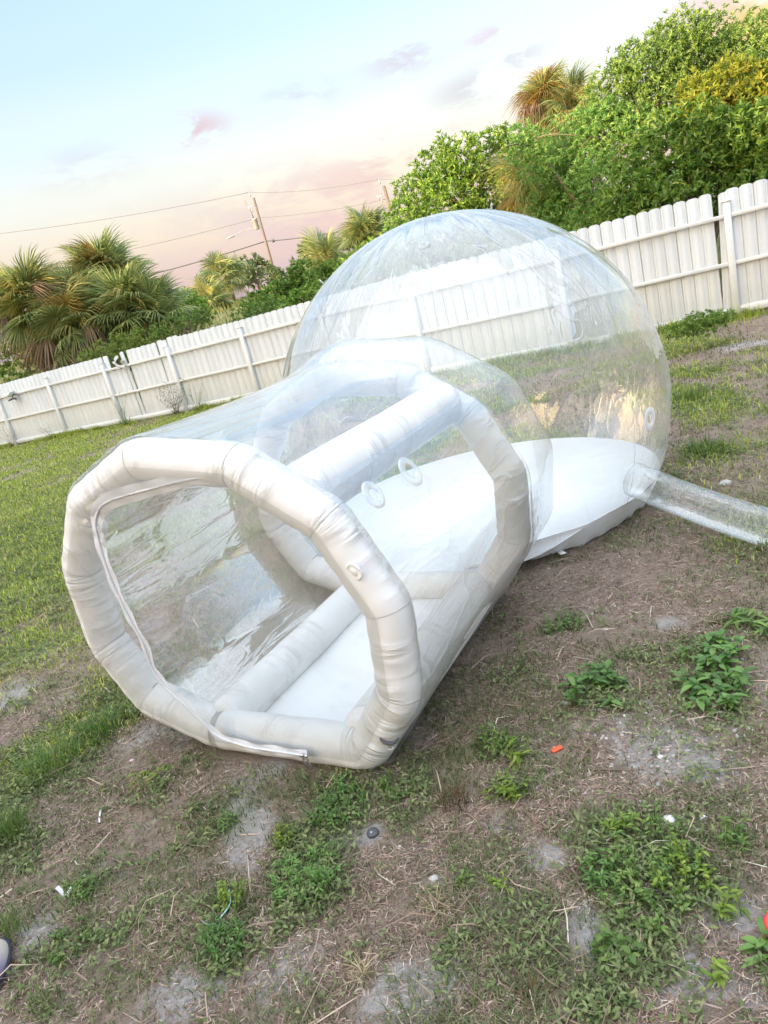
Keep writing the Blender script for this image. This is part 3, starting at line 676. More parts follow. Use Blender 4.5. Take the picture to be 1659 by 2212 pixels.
# white vent rings on the dome film
def sphere_hit(px, py, far=False):
    d = ray(px, py); oc = EYE - DC; b_ = d @ oc; k = math.sqrt(max(0, b_ * b_ - oc @ oc + DR * DR)); return EYE + d * (-b_ + (k if far else -k))
for px, py, r in ((1403, 905, .062), (885, 1020, .058), (805, 1070, .05)):
    c = sphere_hit(px, py); nn = (c - DC) / np.linalg.norm(c - DC)
    if px < 1000:
        d = ray(px, py); best = 1e9
        for k in range(len(SK) - 1):
            e0, e1 = TP(SK[k][0], 0, SK[k][1]), TP(SK[k + 1][0], 0, SK[k + 1][1]); nq = np.cross(e1 - e0, AX); nq /= np.linalg.norm(nq)
            t = ((e0 - EYE) @ nq) / (d @ nq); h = EYE + d * t; u = ((h - e0) @ (e1 - e0)) / ((e1 - e0) @ (e1 - e0)); a_ = (h - P0) @ AX
            if 0 <= u <= 1 and .05 < a_ < TLEN and t < best: best = t; c = h; nn = nq if nq @ (h - TP(-.09, a_, .66)) > 0 else -nq
        c = c + nn * .004
    tent.part('vent_ring', lathe('vent_ring', c, nn, [(r * .45, .002), (r * .52, .005), (r * .95, .005), (r * 1.1, .001)], 36), M['patch'] if px < 1000 else M['pvc'])
c = sphere_hit(915, 530); nn = (c - DC) / np.linalg.norm(c - DC)
tent.part('suction_hook', lathe('suction_hook', c, nn, [(.036, .001), (.034, .004), (.02, .008), (.012, .016), (.012, .022), (.0005, .024)]), M['loop'])
def loop(c, nn, r, m_='loop'):
    u = np.cross(nn, ZA + .01); u /= np.linalg.norm(u)
    L = [c + nn * (r * 1.0 + r * math.sin(t)) + u * r * math.cos(t) for t in np.linspace(-.9, PI + .9, 16)]
    o = tent.part('hanging_loop', tube_mesh('hanging_loop', L, r * .22, 6), M[m_])
    obj('loop_patch', lathe('loop_patch', c, nn, [(r * 1.9, .0), (r * 1.8, .003), (.0005, .004)]), M['film_duct'], o)
for px, py in ((1060, 459), (703, 616)):
    d = ray(px, py); t = (DC - EYE) @ d; c = EYE + d * t; nn = (c - DC) / np.linalg.norm(c - DC); loop(DC + nn * (DR + .003), nn, .018)
loop(TP(-.975, .02, .62), -SD, .014)
hd = dome_pt(math.atan2((np.array([.93, 3.86, 0]) - DC) @ DY, (np.array([.93, 3.86, 0]) - DC) @ DX), .012)
mb = MB(); hn = (hd - DC) * [1, 1, 0]; hn /= np.linalg.norm(hn); hu = np.cross(ZA, hn)
box(mb, hd + hn * .028, hu, hn, ZA, .035, .075, .003); tent.part('peg_tab', mb.mesh('peg_tab'), M['pvc'])
# air duct leaving the foot of the dome to the right
d0 = sphere_hit(1372, 1036); d1 = on_ground(1659, 1142, .10)
dd = (d1 - d0) / np.linalg.norm(d1 - d0)
dl = [d0 - dd * .04 + (d1 - d0) * t + ZA * (-.012 * math.sin(PI * min(1, t))) for t in np.linspace(0, 2.4, 70)]
dl = [np.array([p[0], p[1], max(p[2], .102)]) for p in dl]
rr = .098 * (1 + .006 * np.sin(np.linspace(0, 22, 70)))
du = tent.part('air_duct', tube_mesh('air_duct', dl, rr, 30, caps=False), M['film_duct'])
obj('duct_collar', tube_mesh('duct_collar', [d0 - dd * .01, d0 + dd * .015, d0 + dd * .03], [.101, .1005, .0995], 30, caps=False), M['loop'], du)

# ------------------------------------------------------------------ fences
def picket_mesh(h, w=.1816, rise=.05, name='picket'):
    xs = np.array([-w/2, -w/2+.006, -.058, -.052, -.046, .036, .041, .046, .054, .060, .066, w/2-.006, w/2])
    dep = np.array([.009, .0, 0, .006, 0, 0, .005, 0, 0, .006, 0, 0, .009])
    top = h - rise + rise * np.sqrt(np.clip(1 - (xs / (w / 2)) ** 2 * .98, 0, 1))
    n_ = len(xs)
    V = [(x, d, 0.0) for x, d in zip(xs, dep)] + [(x, d, t) for x, d, t in zip(xs, dep, top)] + [(x, .024, t) for x, t in zip(xs, top)] + [(xs[0], .024, 0), (xs[-1], .024, 0)]
    F = [[i, i + 1, n_ + i + 1, n_ + i] for i in range(n_ - 1)] + [[n_ + i, n_ + i + 1, 2 * n_ + i + 1, 2 * n_ + i] for i in range(n_ - 1)]
    F += [[0, n_, 2 * n_, 3 * n_], [n_ - 1, 3 * n_ + 1, 3 * n_ - 1, 2 * n_ - 1]]
    big = [list(range(2 * n_, 3 * n_)) + [3 * n_ + 1, 3 * n_]]
    return mesh_np(name, V, [np.array(F), np.array(big)])
PK = picket_mesh(1.80); PKS = picket_mesh(1.38, rise=.02)
for q in (PK, PKS): q.materials.append(M['vinyl'])
POSTH = 1.68
def fence(name, pts, label, hooks, end=True):
    th = Thing(name, (*pts[0], 0), label, 'fence')
    for i, (a, b_) in enumerate(zip(pts[:-1], pts[1:])):
        a, b_ = np.array([*a, 0.]), np.array([*b_, 0.]); L = np.linalg.norm(b_ - a); e = (b_ - a) / L; nrm = np.array([-e[1], e[0], 0])
        if nrm[1] < 0: nrm = -nrm
        za, zb = gz1(*a[:2]), gz1(*b_[:2]); ang = math.atan2(e[1], e[0])
        for z, k in ((1.48, 'rail'), (.80, 'rail'), (.10, 'rail')):
            mb = MB(); ee = (b_ - a) + ZA * (zb - za); ee /= np.linalg.norm(ee); tilt = random.uniform(-.012, .012) if z < .2 else 0
            up_ = np.cross(ee, nrm) * -1; up_ = up_ if up_[2] > 0 else -up_
            bevel_box(mb, (a + b_) / 2 + ZA * ((za + zb) / 2 + z + tilt), ee, nrm, up_, L - .10, .04, .06 if z > .2 else .11, .004)
            th.part('rail', mb.mesh('rail'), M['rail'])
        npk = max(1, int(round((L) / .182))); w = L / npk
        for k in range(npk):
            t = (k + .5) * w; me, dz, rz, tiltv = PK, random.uniform(-.004, .004), random.uniform(-.010, .010), random.uniform(-.0015, .0015)
            r = hooks(i, k, npk)
            if r == 'skip': continue
            p = a + e * t + nrm * (.036 + random.uniform(0, .004)); z = za + (zb - za) * t / L + .05
            if r == 'short': me = PKS
            elif isinstance(r, tuple): rz += r[0]; tiltv += r[1]; dz += r[2]
            o = th.part('picket', me)
            o.matrix_basis = Matrix.Translation((*p[:2], z + dz)) @ Matrix.Rotation(ang + rz, 4, 'Z') @ Matrix.Rotation(tiltv, 4, 'Y') @ Matrix.Diagonal((w / .182, 1, 1, 1))
            if isinstance(r, tuple) and len(r) > 3: o['label'] = r[3]
    for i, p in enumerate(pts):
        if (i == 0 and not end): continue
        e = np.array([*pts[min(i + 1, len(pts) - 1)], 0.]) - np.array([*pts[max(i - 1, 0)], 0.]); e /= np.linalg.norm(e); nrm = np.array([-e[1], e[0], 0])
        mb = MB(); z0 = gz1(*p); bevel_box(mb, np.array([*p, z0 + POSTH / 2 - .1]), e, nrm, ZA, .098, .098, POSTH + .18, .006); o = th.part('post', mb.mesh('post'), M['rail'])
        mb = MB(); off = np.array([0., 0, 0])
        if name == 'picket_fence' and i == 5 and pts is FL: off = -e * .06
        bevel_box(mb, np.array([*p, z0 + POSTH + .006]) + off, e, nrm, ZA, .118, .118, .03, .008); obj('post_cap', mb.mesh('post_cap'), M['rail'], o)
    return th
def hookL(i, k, n):
    if i == 4:
        if k in (0,): return (0.0, .03, 0)
        if 1 <= k <= 3: return 'short'
        if k == 4: return (-.25, -.05, 0, 'bent picket beside the broken gap')
        if k == 5: return (.05, .02, 0)
        if k == n - 2: return (0, .03, .03)
    if i == 5 and k in (0, 1): return (0, .02, .04)
fenceL = fence('picket_fence', FL, 'long white vinyl picket fence running away to the left, with a broken gap in it', hookL)
def hookR(i, k, n):
    if i == 2 and k == n - 1: return (.12, .05, -.03, 'twisted leaning picket beside the post')
    if i == 2 and k >= n - 9: return (random.uniform(-.012, .012), random.uniform(-.002, .002), random.uniform(-.006, .006))
fenceR = fence('picket_fence', FR, 'nearer white vinyl picket fence behind the dome at right, one twisted picket by its post', hookR, False)
# crumpled shards where the left fence is broken
a, b_ = np.array([*FL[4], 0.]), np.array([*FL[5], 0.]); e = (b_ - a) / np.linalg.norm(b_ - a); nrm = np.array([-e[1], e[0], 0]); nrm = nrm if nrm[1] > 0 else -nrm
for t, hgt, wd, lean, tw in ((.50, .34, .13, .5, .3), (.62, .30, .10, -.7, 1.2), (.78, .22, .16, .2, -.6)):
    V, F = [], []
    for i in range(7):
        for j in range(5):
            u = (j / 4 - .5) * wd * (1 - .6 * i / 6); v = i / 6 * hgt
            V.append(a + e * (t + u + lean * v * .7 + .03 * math.sin(i * 2 + j)) + nrm * (-.03 + .05 * math.sin(i * 1.1 + tw * j)) + ZA * (gz1(*a[:2]) + 1.44 + v * math.cos(tw * .6)))
    for i in range(6):
        for j in range(4): F.append([i * 5 + j, i * 5 + j + 1, (i + 1) * 5 + j + 1, (i + 1) * 5 + j])
    fenceL.part('broken_shard', mesh_np('broken_shard', V, [np.array(F)], None, True), M['vinyl'], 'crumpled shard of torn picket')
# solar lamp clipped to the upper rail of the left fence
a, b_ = np.array([*FL[2], 0.]), np.array([*FL[3], 0.]); e = (b_ - a) / np.linalg.norm(b_ - a); nrm = np.array([-e[1], e[0], 0]); nrm = nrm if nrm[1] > 0 else -nrm
c = a + e * .85 - nrm * .12 + ZA * (gz1(*a[:2]) + 1.40)
lamp = Thing('solar_lamp', c, 'small dark solar lamp clipped to the left fence rail', 'lamp')
mb = MB(); ez = ZA * .8 - nrm * .6; ey = nrm * .8 + ZA * .6; bevel_box(mb, c + ZA * .10, e, ey, ez, .22, .17, .02, .004); lamp.part('solar_panel', mb.mesh('solar_panel'), plain('solar_cells', (.12, .14, .10), .2))
lamp.part('bracket', tube_mesh('bracket', [c + ZA * .09 + nrm * .08, c + ZA * .04, c - ZA * .02 + nrm * .02], .016, 6), M['dark_plastic'])
L = [c - ZA * .05 - nrm * .03 + e * .15 * math.cos(t) - nrm * .07 * math.sin(t) + ZA * .02 * math.sin(2 * t) for t in np.linspace(0, 2 * PI, 24)[:-1]]
lamp.part('lamp_ring', tube_mesh('lamp_ring', L, .02, 6, closed=True), M['dark_plastic'])
lamp.part('lamp_bar', tube_mesh('lamp_bar', [c - ZA * .05 - nrm * .08, c - ZA * .05 + nrm * .05], .02, 6), M['dark_plastic'])

# ------------------------------------------------------------------ palms
LM = {}
LM['palm'] = leaf_mat('palm_green', [(0, (0.143, 0.216, 0.076)), (0.5, (0.266, 0.333, 0.115)), (1, (0.456, 0.471, 0.171))], .4, .3, .5)
LM['palm_y'] = leaf_mat('palm_olive', [(0, (0.189, 0.218, 0.065)), (0.6, (0.349, 0.334, 0.109)), (1, (0.494, 0.407, 0.131))], .45, .35)
LM['palm_gold'] = leaf_mat('palm_gold', [(0, (.25, .17, .04)), (1, (.42, .27, .06))], .5, .35)
LM['palm_dead'] = leaf_mat('palm_dead', [(0, (.16, .10, .065)), (.6, (.26, .17, .11)), (1, (.36, .26, .18))], .8, .2, .15)
def frond_mesh(name, m, pet=.7, R=.8, nseg=34, spread=290, droop=.35, fold=.0, seed=1, curl=.0):
    rg = random.Random(seed); V, F4, F3 = [], [], []
    w = .011
    V += [(0, -w*1.6, 0), (0, w*1.6, 0), (pet * .5, -w, .05 * pet), (pet * .5, w, .05 * pet), (pet, -w * .7, 0), (pet, w * .7, 0)]
    F4 += [[0, 2, 3, 1], [2, 4, 5, 3]]
    for i in range(nseg):
        a = math.radians((i / (nseg - 1) - .5) * spread + rg.uniform(-2, 2)); L = R * (1 - .28 * (abs(a) / 2.6) ** 2) * rg.uniform(.88, 1.06)
        da = math.radians(spread / nseg) * .5
        fz = math.sin(abs(a)) * fold
        def pt(r, off, zz):
            x = pet + math.cos(a) * r * 1.0 - math.sin(a) * off; y = math.sin(a) * r + math.cos(a) * off
            return (x, y * (1 - fold * .5), zz - droop * R * (r / R) ** 2 - fz * r * .8 - curl * max(0, r / R - .5) ** 2 * R * 3)
        r1, r2 = L * .5, L * .78; w1, w2 = r1 * math.tan(da) * .8, r1 * math.tan(da) * .42
        k = len(V); rid = .018 * (1 if i % 2 else -1)
        V += [pt(.02, -.004, 0), pt(.02, .004, 0), pt(r1, -w1, rid), pt(r1, w1, -rid), pt(r2, -w2, rg.uniform(-.03, .01)), pt(r2, w2, rg.uniform(-.03, .01)),
              pt(L, 0, rg.uniform(-.16, .0) * (1 + droop))]
        F4 += [[k, k + 2, k + 3, k + 1], [k + 2, k + 4, k + 5, k + 3]]; F3.append([k + 4, k + 6, k + 5])
    me = mesh_np(name, V, [np.array(F4), np.array(F3)]); me.materials.append(m); return me
FR_G = [frond_mesh('frond', LM['palm'], .7, .95, 46, 300, .16 + .10 * i, .12, i) for i in range(4)]
FR_Y = [frond_mesh('frond', LM['palm_y'], .7, .95, 44, 290, .42 + .1 * i, .25, 10 + i, .3) for i in range(3)]
FR_O = [frond_mesh('frond', LM['palm_gold'], .7, .8, 38, 270, .5, .2, 20)]
FR_D = [frond_mesh('frond', LM['palm_dead'], .8, .85, 26, 240, .75, .75, 30 + i, .6) for i in range(3)]
def palm(name, base, head, label, nfr, size, mix, trunk_r=.16, seed=1, up=.5, group=None, skirt=0, hang=None):
    rg = random.Random(seed); base, head = np.array(base), np.array(head)
    th = Thing(name, base, label, 'palm tree', group)
    P = [base + (head - base) * t + XA * .08 * math.sin(t * 3 + seed) for t in np.linspace(0, 1, 10)]
    th.part('trunk', tube_mesh('trunk', P, [trunk_r * (1.1 - .25 * t + .05 * (k % 2)) for k, t in enumerate(np.linspace(0, 1, 10))], 10), M['bark'])
    for k in range(nfr + skirt):
        az = k * 2.39996 + rg.uniform(-.3, .3)
        if k < nfr:
            t = k / max(1, nfr - 1); el = math.radians(82 - 128 * t ** 1.15 + rg.uniform(-9, 9))
            r = rg.random(); cl = 'G' if r < mix[0] else ('Y' if r < mix[0] + mix[1] else ('O' if r < mix[0] + mix[1] + mix[2] else 'D'))
            if t < .35 and cl == 'D': cl = 'G'
        else: el = math.radians(rg.uniform(-82, -55)); cl = 'D'
        me = rg.choice({'G': FR_G, 'Y': FR_Y, 'O': FR_O, 'D': FR_D}[cl])
        o = th.part('frond', me)
        s = size * rg.uniform(.85, 1.12)
        o.matrix_basis = Matrix.Translation(head + ZA * rg.uniform(-.25, .15) * size) @ Matrix.Rotation(az, 4, 'Z') @ Matrix.Rotation(-el, 4, 'Y') @ Matrix.Rotation(rg.uniform(-.5, .5), 4, 'X') @ Matrix.Scale(s, 4)
    return th
def gp(x, y): return np.array([x, y, gz1(x, y)])
def palm_at(name, px, py, d, label, nfr, size, mix, seed, tr=.16, skirt=0, group=None):
    h = at(px, py, d); return palm(name, gp(h[0] + .1, h[1] + .1) - ZA * .1, h, label, nfr, size, mix, tr, seed, skirt=skirt, group=group)
PG = 'fan palms behind the fence'
palm_at('fan_palm', 232, 606, 27, 'tallest fan palm of the left clump, with golden and rusty fronds', 80, 1.0, (.50, .30, .14), 3, skirt=5, group=PG)
palm_at('fan_palm', 72, 668, 26, 'olive fan palm at the left edge, with a skirt of dead brown fronds', 80, 1.05, (.30, .5, .08), 5, skirt=14, group=PG)
palm_at('fan_palm', 292, 690, 25, 'dark green fan palm at the right of the left clump', 66, 1.12, (.94, .06, 0), 8, group=PG)
palm_at('fan_palm', 160, 712, 25.3, 'low shaggy fan palm with dead brown fronds under the left clump', 40, 1.05, (.45, .25, .08), 13, skirt=12, group=PG)
palm_at('fan_palm', 345, 690, 24.5, 'small green fan palm low behind the broken fence gap', 24, .95, (.95, .05, 0), 15, group=PG)
palm_at('fan_palm', 175, 668, 26.2, 'olive green fan palm between the tallest and the leftmost palm', 50, 1.05, (.55, .4, .05), 17, skirt=8, group=PG)
palm_at('fan_palm', 792, 510, 21, 'green fan palm between the far bushes and the dense tree', 40, .54, (.85, .15, 0), 19, group=PG)
palm_at('fan_palm', 1180, 218, 19, 'tall fan palm with rust coloured dead fronds above the bushes', 44, .58, (.12, .28, .36), 23, skirt=6, group=PG)
palm_at('fan_palm', 1240, 232, 18.6, 'grey green fan palm beside the rusty palm', 26, .56, (.8, .2, 0), 27, group=PG)
palm_at('fan_palm', 1165, 400, 17.2, 'half hidden fan palm with drooping yellow fronds among bushes', 14, .9, (.1, .8, .1), 29, group=PG)
palm_at('fan_palm', 483, 596, 48, 'small distant fan palm beyond the grassy bank', 24, 1.15, (.7, .3, 0), 31, tr=.2, group=PG)
palm_at('fan_palm', 705, 575, 34, 'fan palm among the distant green bushes near the dome', 20, 1.1, (.7, .3, 0), 37, group=PG)
palm_at('fan_palm', 455, 655, 44, 'low shaggy distant palm at the edge of the grassy bank', 20, 1.1, (.4, .5, 0), 41, skirt=6, group=PG)

# ------------------------------------------------------------------ broadleaf trees and shrubs
def leaf_cloud(blobs_, nros, per, ll, lw, seed, fill=.35, up=.35, spread=.9):
    """rosettes of folded leaves over lumpy crown blobs -> V, F (two triangles a leaf)"""
    r = np.random.default_rng(seed); B = np.array(blobs_, float)   # x y z rx ry rz
    wts = (B[:, 3] * B[:, 5]) ; wts /= wts.sum()
    bi = r.choice(len(B), nros, p=wts)
    d = r.normal(size=(nros, 3)); d /= np.linalg.norm(d, axis=1)[:, None]
    lump = .74 + .58 * fbm(d[:, 0] * 3 + bi * 7.7, d[:, 2] * 3 + d[:, 1] * 2.3, 1.0, 3, seed)
    rad = np.where(r.random(nros) < fill, r.uniform(.35, .95, nros) , 1.0) * lump; rad = rad * np.where(r.random(nros) < .09, r.uniform(1.05, 1.38, nros), 1.0)
    pos = B[bi, :3] + d * B[bi, 3:6] * rad[:, None]
    axd = d * .8 + r.normal(size=(nros, 3)) * .45 + np.array([0, 0, up]); axd /= np.linalg.norm(axd, axis=1)[:, None]
    P = np.repeat(pos, per, 0); A = np.repeat(axd, per, 0); n_ = len(P)
    q = r.normal(size=(n_, 3)); q -= (q * A).sum(1)[:, None] * A; q /= np.linalg.norm(q, axis=1)[:, None]
    tilt = r.uniform(.25, 1.0, n_) * spread
    D = A * np.cos(tilt * 1.4)[:, None] + q * np.sin(tilt * 1.4)[:, None]
    S = np.cross(D, A); S /= np.linalg.norm(S, axis=1)[:, None] + 1e-9
    Nn = np.cross(S, D)
    L = ll * r.uniform(.5, 1.4, n_); W = lw * r.uniform(.75, 1.2, n_)
    P = P + A * (r.uniform(-.3, .5, n_) * ll)[:, None]
    tip = P + D * L[:, None] - Nn * (.18 * L)[:, None]; mid = P + D * (.5 * L)[:, None] + Nn * (.06 * L)[:, None]
    lf = mid + S * W[:, None] * .5 + Nn * (.12 * W)[:, None]; rt = mid - S * W[:, None] * .5 + Nn * (.12 * W)[:, None]
    V = np.stack([P, lf, tip, rt], 1).reshape(-1, 3); k = np.arange(n_) * 4
    F = np.concatenate([np.stack([k, k + 2, k + 1], -1), np.stack([k, k + 3, k + 2], -1)])
    return V, F
LM['bright'] = leaf_mat('bright_leaves', [(0, (.07, .15, .025)), (.4, (.15, .28, .04)), (.8, (.27, .42, .07)), (1, (.42, .50, .12))], .4, .35, .4)
LM['mid'] = leaf_mat('mid_green_leaves', [(0, (0.089, 0.167, 0.036)), (0.6, (0.185, 0.309, 0.061)), (1, (0.323, 0.429, 0.1))], .45, .35)
LM['feather'] = leaf_mat('feathery_leaves', [(0, (0.177, 0.349, 0.086)), (0.6, (0.334, 0.606, 0.141)), (1, (0.586, 0.7, 0.23))], .5, .4)
LM['dark'] = leaf_mat('dense_dark_leaves', [(0, (0.113, 0.206, 0.034)), (0.6, (0.24, 0.412, 0.061)), (1, (0.482, 0.651, 0.113))], .4, .3, .4)
LM['gold'] = leaf_mat('golden_leaves', [(0, (.22, .30, .035)), (.5, (.36, .42, .05)), (.85, (.46, .46, .06)), (1, (.42, .26, .05))], .45, .4)  # yellow of the low sun is put into this leaf colour
LM['olive'] = leaf_mat('olive_leaves', [(0, (0.114, 0.208, 0.047)), (0.5, (0.217, 0.346, 0.079)), (0.85, (0.332, 0.467, 0.119)), (1, (0.433, 0.518, 0.132))], .5, .3)
LM['far'] = leaf_mat('far_leaves', [(0, (0.112, 0.158, 0.071)), (0.6, (0.186, 0.242, 0.107)), (1, (0.298, 0.335, 0.16))], .6, .3, .2)
LM['lime'] = leaf_mat('lime_leaves', [(0, (0.126, 0.196, 0.035)), (0.6, (0.21, 0.294, 0.056)), (1, (0.336, 0.392, 0.098))], .45, .35)
def tree(name, px_blobs, d, label, cat, m, dens, ll, lw, seed, per=7, group=None, depth=.8, limbs=6, fill=.35, up=.35, twig=0, flat=1.):
    rg = random.Random(seed); B = []
    for x, y, r in px_blobs:
        dd_ = d + rg.uniform(-.5, .5) * depth; c = at(x, y, dd_); R = r * .86 * dd_ / FPX
        B.append((*c, R, R * .9, R * flat))
    B = np.array(B); cx, cy_ = B[:, 0].mean(), B[:, 1].mean()
    base = gp(cx, cy_); th = Thing(name, base, label, cat, group)
    area = (B[:, 3] * B[:, 5]).sum() * 4 * PI
    V, F = leaf_cloud(B, max(40, int(area * dens)), per, ll, lw, seed, fill, up)
    tag(th.part('crown', mesh_np('crown', V, [F]), m), kind='stuff')
    top = np.array([cx, cy_, max(B[:, 2].mean(), base[2] + .3)]); tr_ = max(.02, min(.14, .035 * (top[2] - base[2]) + .02))
    if limbs == 0: top = base + ZA * .12; tr_ = .012
    P = [base - ZA * .1 + (top - base) * t + XA * .1 * math.sin(t * 4 + seed) * min(1, top[2] - base[2]) for t in np.linspace(0, 1, 8)]
    th.part('trunk', tube_mesh('trunk', P, [tr_ * (1.2 - .7 * t) for t in np.linspace(0, 1, 8)], 8), M['bark'])
    mb = MB()
    for k in range(min(len(B), limbs)):
        b0 = base + (top - base) * rg.uniform(.3, .8); b1 = B[k, :3] + np.array([rg.uniform(-.3, .3), 0, .3]) * B[k, 3]
        mid = (b0 + b1) / 2 + np.array([rg.uniform(-.2, .2), rg.uniform(-.2, .2), .15])
        V, fs, U = sweep(resample(smooth(resample([b0, mid, b1], 8), 2), 8), np.linspace(tr_ * .5, tr_ * .12, 8), 6); mb.add(V, fs, U)
    for k in range(twig):
        b0 = B[rg.randrange(len(B)), :3]; v = np.array([rg.uniform(-1, 1), rg.uniform(-1, .1), rg.uniform(-.4, 1)]); v /= np.linalg.norm(v); b1 = b0 + v * rg.uniform(.7, 1.5)
        V, fs, U = sweep(resample([b0, (b0 + b1) / 2 + ZA * .1, b1], 6), np.linspace(.016, .004, 6), 5); mb.add(V, fs, U)
    if mb.n: th.part('branches', mb.mesh('branches', True), M['twig'] if twig else M['bark'])
    return th
TG = 'broadleaf trees and shrubs behind the fence'
tree('broadleaf_tree', [(1480, 118, 66), (1400, 168, 70), (1560, 130, 74), (1640, 130, 80), (1340, 205, 62), (1470, 210, 84), (1610, 230, 80), (1300, 250, 48), (1500, 70, 30), (1440, 90, 36), (1360, 135, 30), (1700, 170, 80)],
     17.2, 'tallest loose crowned tree at the top right corner', 'tree', LM['olive'], 90, .085, .028, 101, 8, TG, 1.5, fill=.5)
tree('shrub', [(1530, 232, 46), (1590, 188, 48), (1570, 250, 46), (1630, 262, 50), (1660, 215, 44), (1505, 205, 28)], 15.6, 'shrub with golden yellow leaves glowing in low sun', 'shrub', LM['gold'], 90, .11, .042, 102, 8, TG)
tree('shrub', [(1430, 335, 66), (1500, 300, 60), (1575, 330, 74), (1650, 345, 66), (1365, 405, 50), (1450, 415, 62), (1555, 400, 55), (1400, 455, 44), (1650, 285, 54), (1330, 440, 34), (1700, 330, 80), (1620, 400, 40)],
     14.4, 'bright glossy leaved shrub right behind the nearer fence', 'shrub', LM['bright'], 66, .12, .042, 103, 8, TG, .9, limbs=10, fill=.22)
tree('broadleaf_tree', [(1250, 320, 72), (1205, 400, 62), (1310, 290, 60), (1290, 395, 62), (1160, 345, 48), (1235, 445, 54), (1180, 465, 44), (1320, 470, 40), (1250, 490, 34), (1360, 330, 50), (1130, 310, 36), (1390, 280, 46)],
     16.0, 'feathery mid green tree with bare pale twigs in the middle of the bushes', 'tree', LM['feather'], 125, .075, .024, 104, 8, TG, 1.2, twig=14, fill=.5)
tree('broadleaf_tree', [(940, 372, 44), (1000, 345, 46), (1062, 335, 46), (898, 425, 46), (978, 425, 62), (1060, 420, 62), (1105, 372, 42), (872, 470, 36), (1020, 480, 44), (1110, 455, 44), (940, 480, 44), (1085, 300, 22), (960, 325, 24), (1140, 400, 40)],
     19.0, 'dense dark green tree rising directly above the dome', 'tree', LM['dark'], 78, .10, .038, 105, 8, TG, 1.2, limbs=10)
tree('shrub', [(655, 592, 28), (640, 618, 36), (690, 612, 36), (605, 640, 30), (560, 660, 28), (722, 590, 28), (752, 580, 28), (668, 645, 34)], 30, 'rounded green bushes between the pole and the dome', 'shrub', LM['bright'], 40, .16, .07, 106, 7, TG, 3)
tree('broadleaf_tree', [(675, 545, 22), (655, 560, 18), (735, 530, 18), (705, 555, 22), (762, 540, 22), (662, 528, 9)], 42, 'olive tree on the skyline just right of the pole', 'tree', LM['far'], 14, .28, .13, 107, 7, TG, 3)
tree('broadleaf_tree', [(530, 575, 18), (552, 568, 12), (540, 600, 20), (515, 600, 15), (580, 612, 18), (600, 600, 16)], 60, 'small skyline tree under the distant bare pole', 'tree', LM['far'], 9, .36, .17, 108, 7, TG, 3)
tree('broadleaf_tree', [(440, 608, 13), (448, 625, 16), (425, 632, 12), (460, 640, 14)], 70, 'round topped pine shaped tree on the far skyline', 'tree', LM['far'], 8, .4, .18, 109, 7, TG, 3)
tree('shrub', [(395, 640, 12), (412, 650, 14), (375, 655, 14), (350, 650, 14)], 66, 'dark far tree clump just right of the left palms', 'shrub', LM['far'], 8, .4, .18, 110, 7, TG, 3)
tree('broadleaf_tree', [(578, 578, 10), (590, 590, 12), (566, 590, 8)], 75, 'flat topped little tree beside the foot of the utility pole', 'tree', LM['far'], 9, .4, .18, 111, 7, TG, 2)
tree('shrub', [(590, 640, 22), (572, 648, 16), (610, 650, 16)], 33, 'lime green bush in front of the rounded bushes', 'shrub', LM['lime'], 24, .18, .08, 112, 7, TG, 1)
tree('shrub', [(545, 668, 24), (575, 665, 22), (520, 680, 18), (600, 668, 18)], 26, 'dark low bush on the grassy bank above the left fence', 'shrub', LM['mid'], 40, .12, .05, 113, 7, TG, 1)
tree('shrub', [(225, 768, 28), (262, 750, 26), (300, 735, 24), (190, 775, 18)], 22.3, 'lime green bush filling the broken gap in the left fence', 'shrub', LM['lime'], 62, .09, .045, 114, 7, TG, .5)
tree('shrub', [(400, 694, 22), (372, 706, 22), (430, 690, 18), (450, 680, 16), (340, 718, 18)], 21.5, 'weedy bush along the top of the left fence', 'shrub', LM['mid'], 62, .09, .04, 115, 7, TG, .5)
tree('shrub', [(650, 645, 22), (620, 655, 18), (680, 632, 20)], 19.5, 'bright bush peeping over the left fence beside the dome', 'shrub', LM['bright'], 60, .1, .045, 116, 7, TG, .5)
tree('shrub', [(410, 665, 34), (380, 670, 30), (430, 672, 22)], 30, 'dark green bush just right of the left palms', 'shrub', LM['dark'], 40, .14, .06, 117, 7, TG, 1)
tree('shrub', [(30, 780, 40), (100, 765, 34), (170, 745, 36), (60, 740, 40), (130, 720, 40), (-30, 770, 40), (210, 720, 40)], 27.5, 'dark undergrowth at the foot of the left palms', 'shrub', LM['dark'], 34, .13, .055, 118, 7, TG, 1)
tree('shrub', [(810, 560, 40), (860, 520, 40), (900, 540, 40), (760, 590, 34), (960, 530, 46), (1040, 520, 46), (1120, 500, 46), (1180, 500, 40)], 17.5, 'dark green undergrowth seen through the top of the dome', 'shrub', LM['dark'], 40, .12, .05, 119, 7, TG, 1.4)
tree('shrub', [(1510, 702, 26), (1475, 710, 22), (1540, 692, 26), (1450, 716, 16), (1562, 684, 20), (1500, 690, 18), (1530, 705, 20)], 9.9, 'sprawling low bush growing at the foot of the nearer fence', 'shrub', LM['mid'], 420, .04, .02, 120, 6, None, .25, limbs=0, flat=.75)

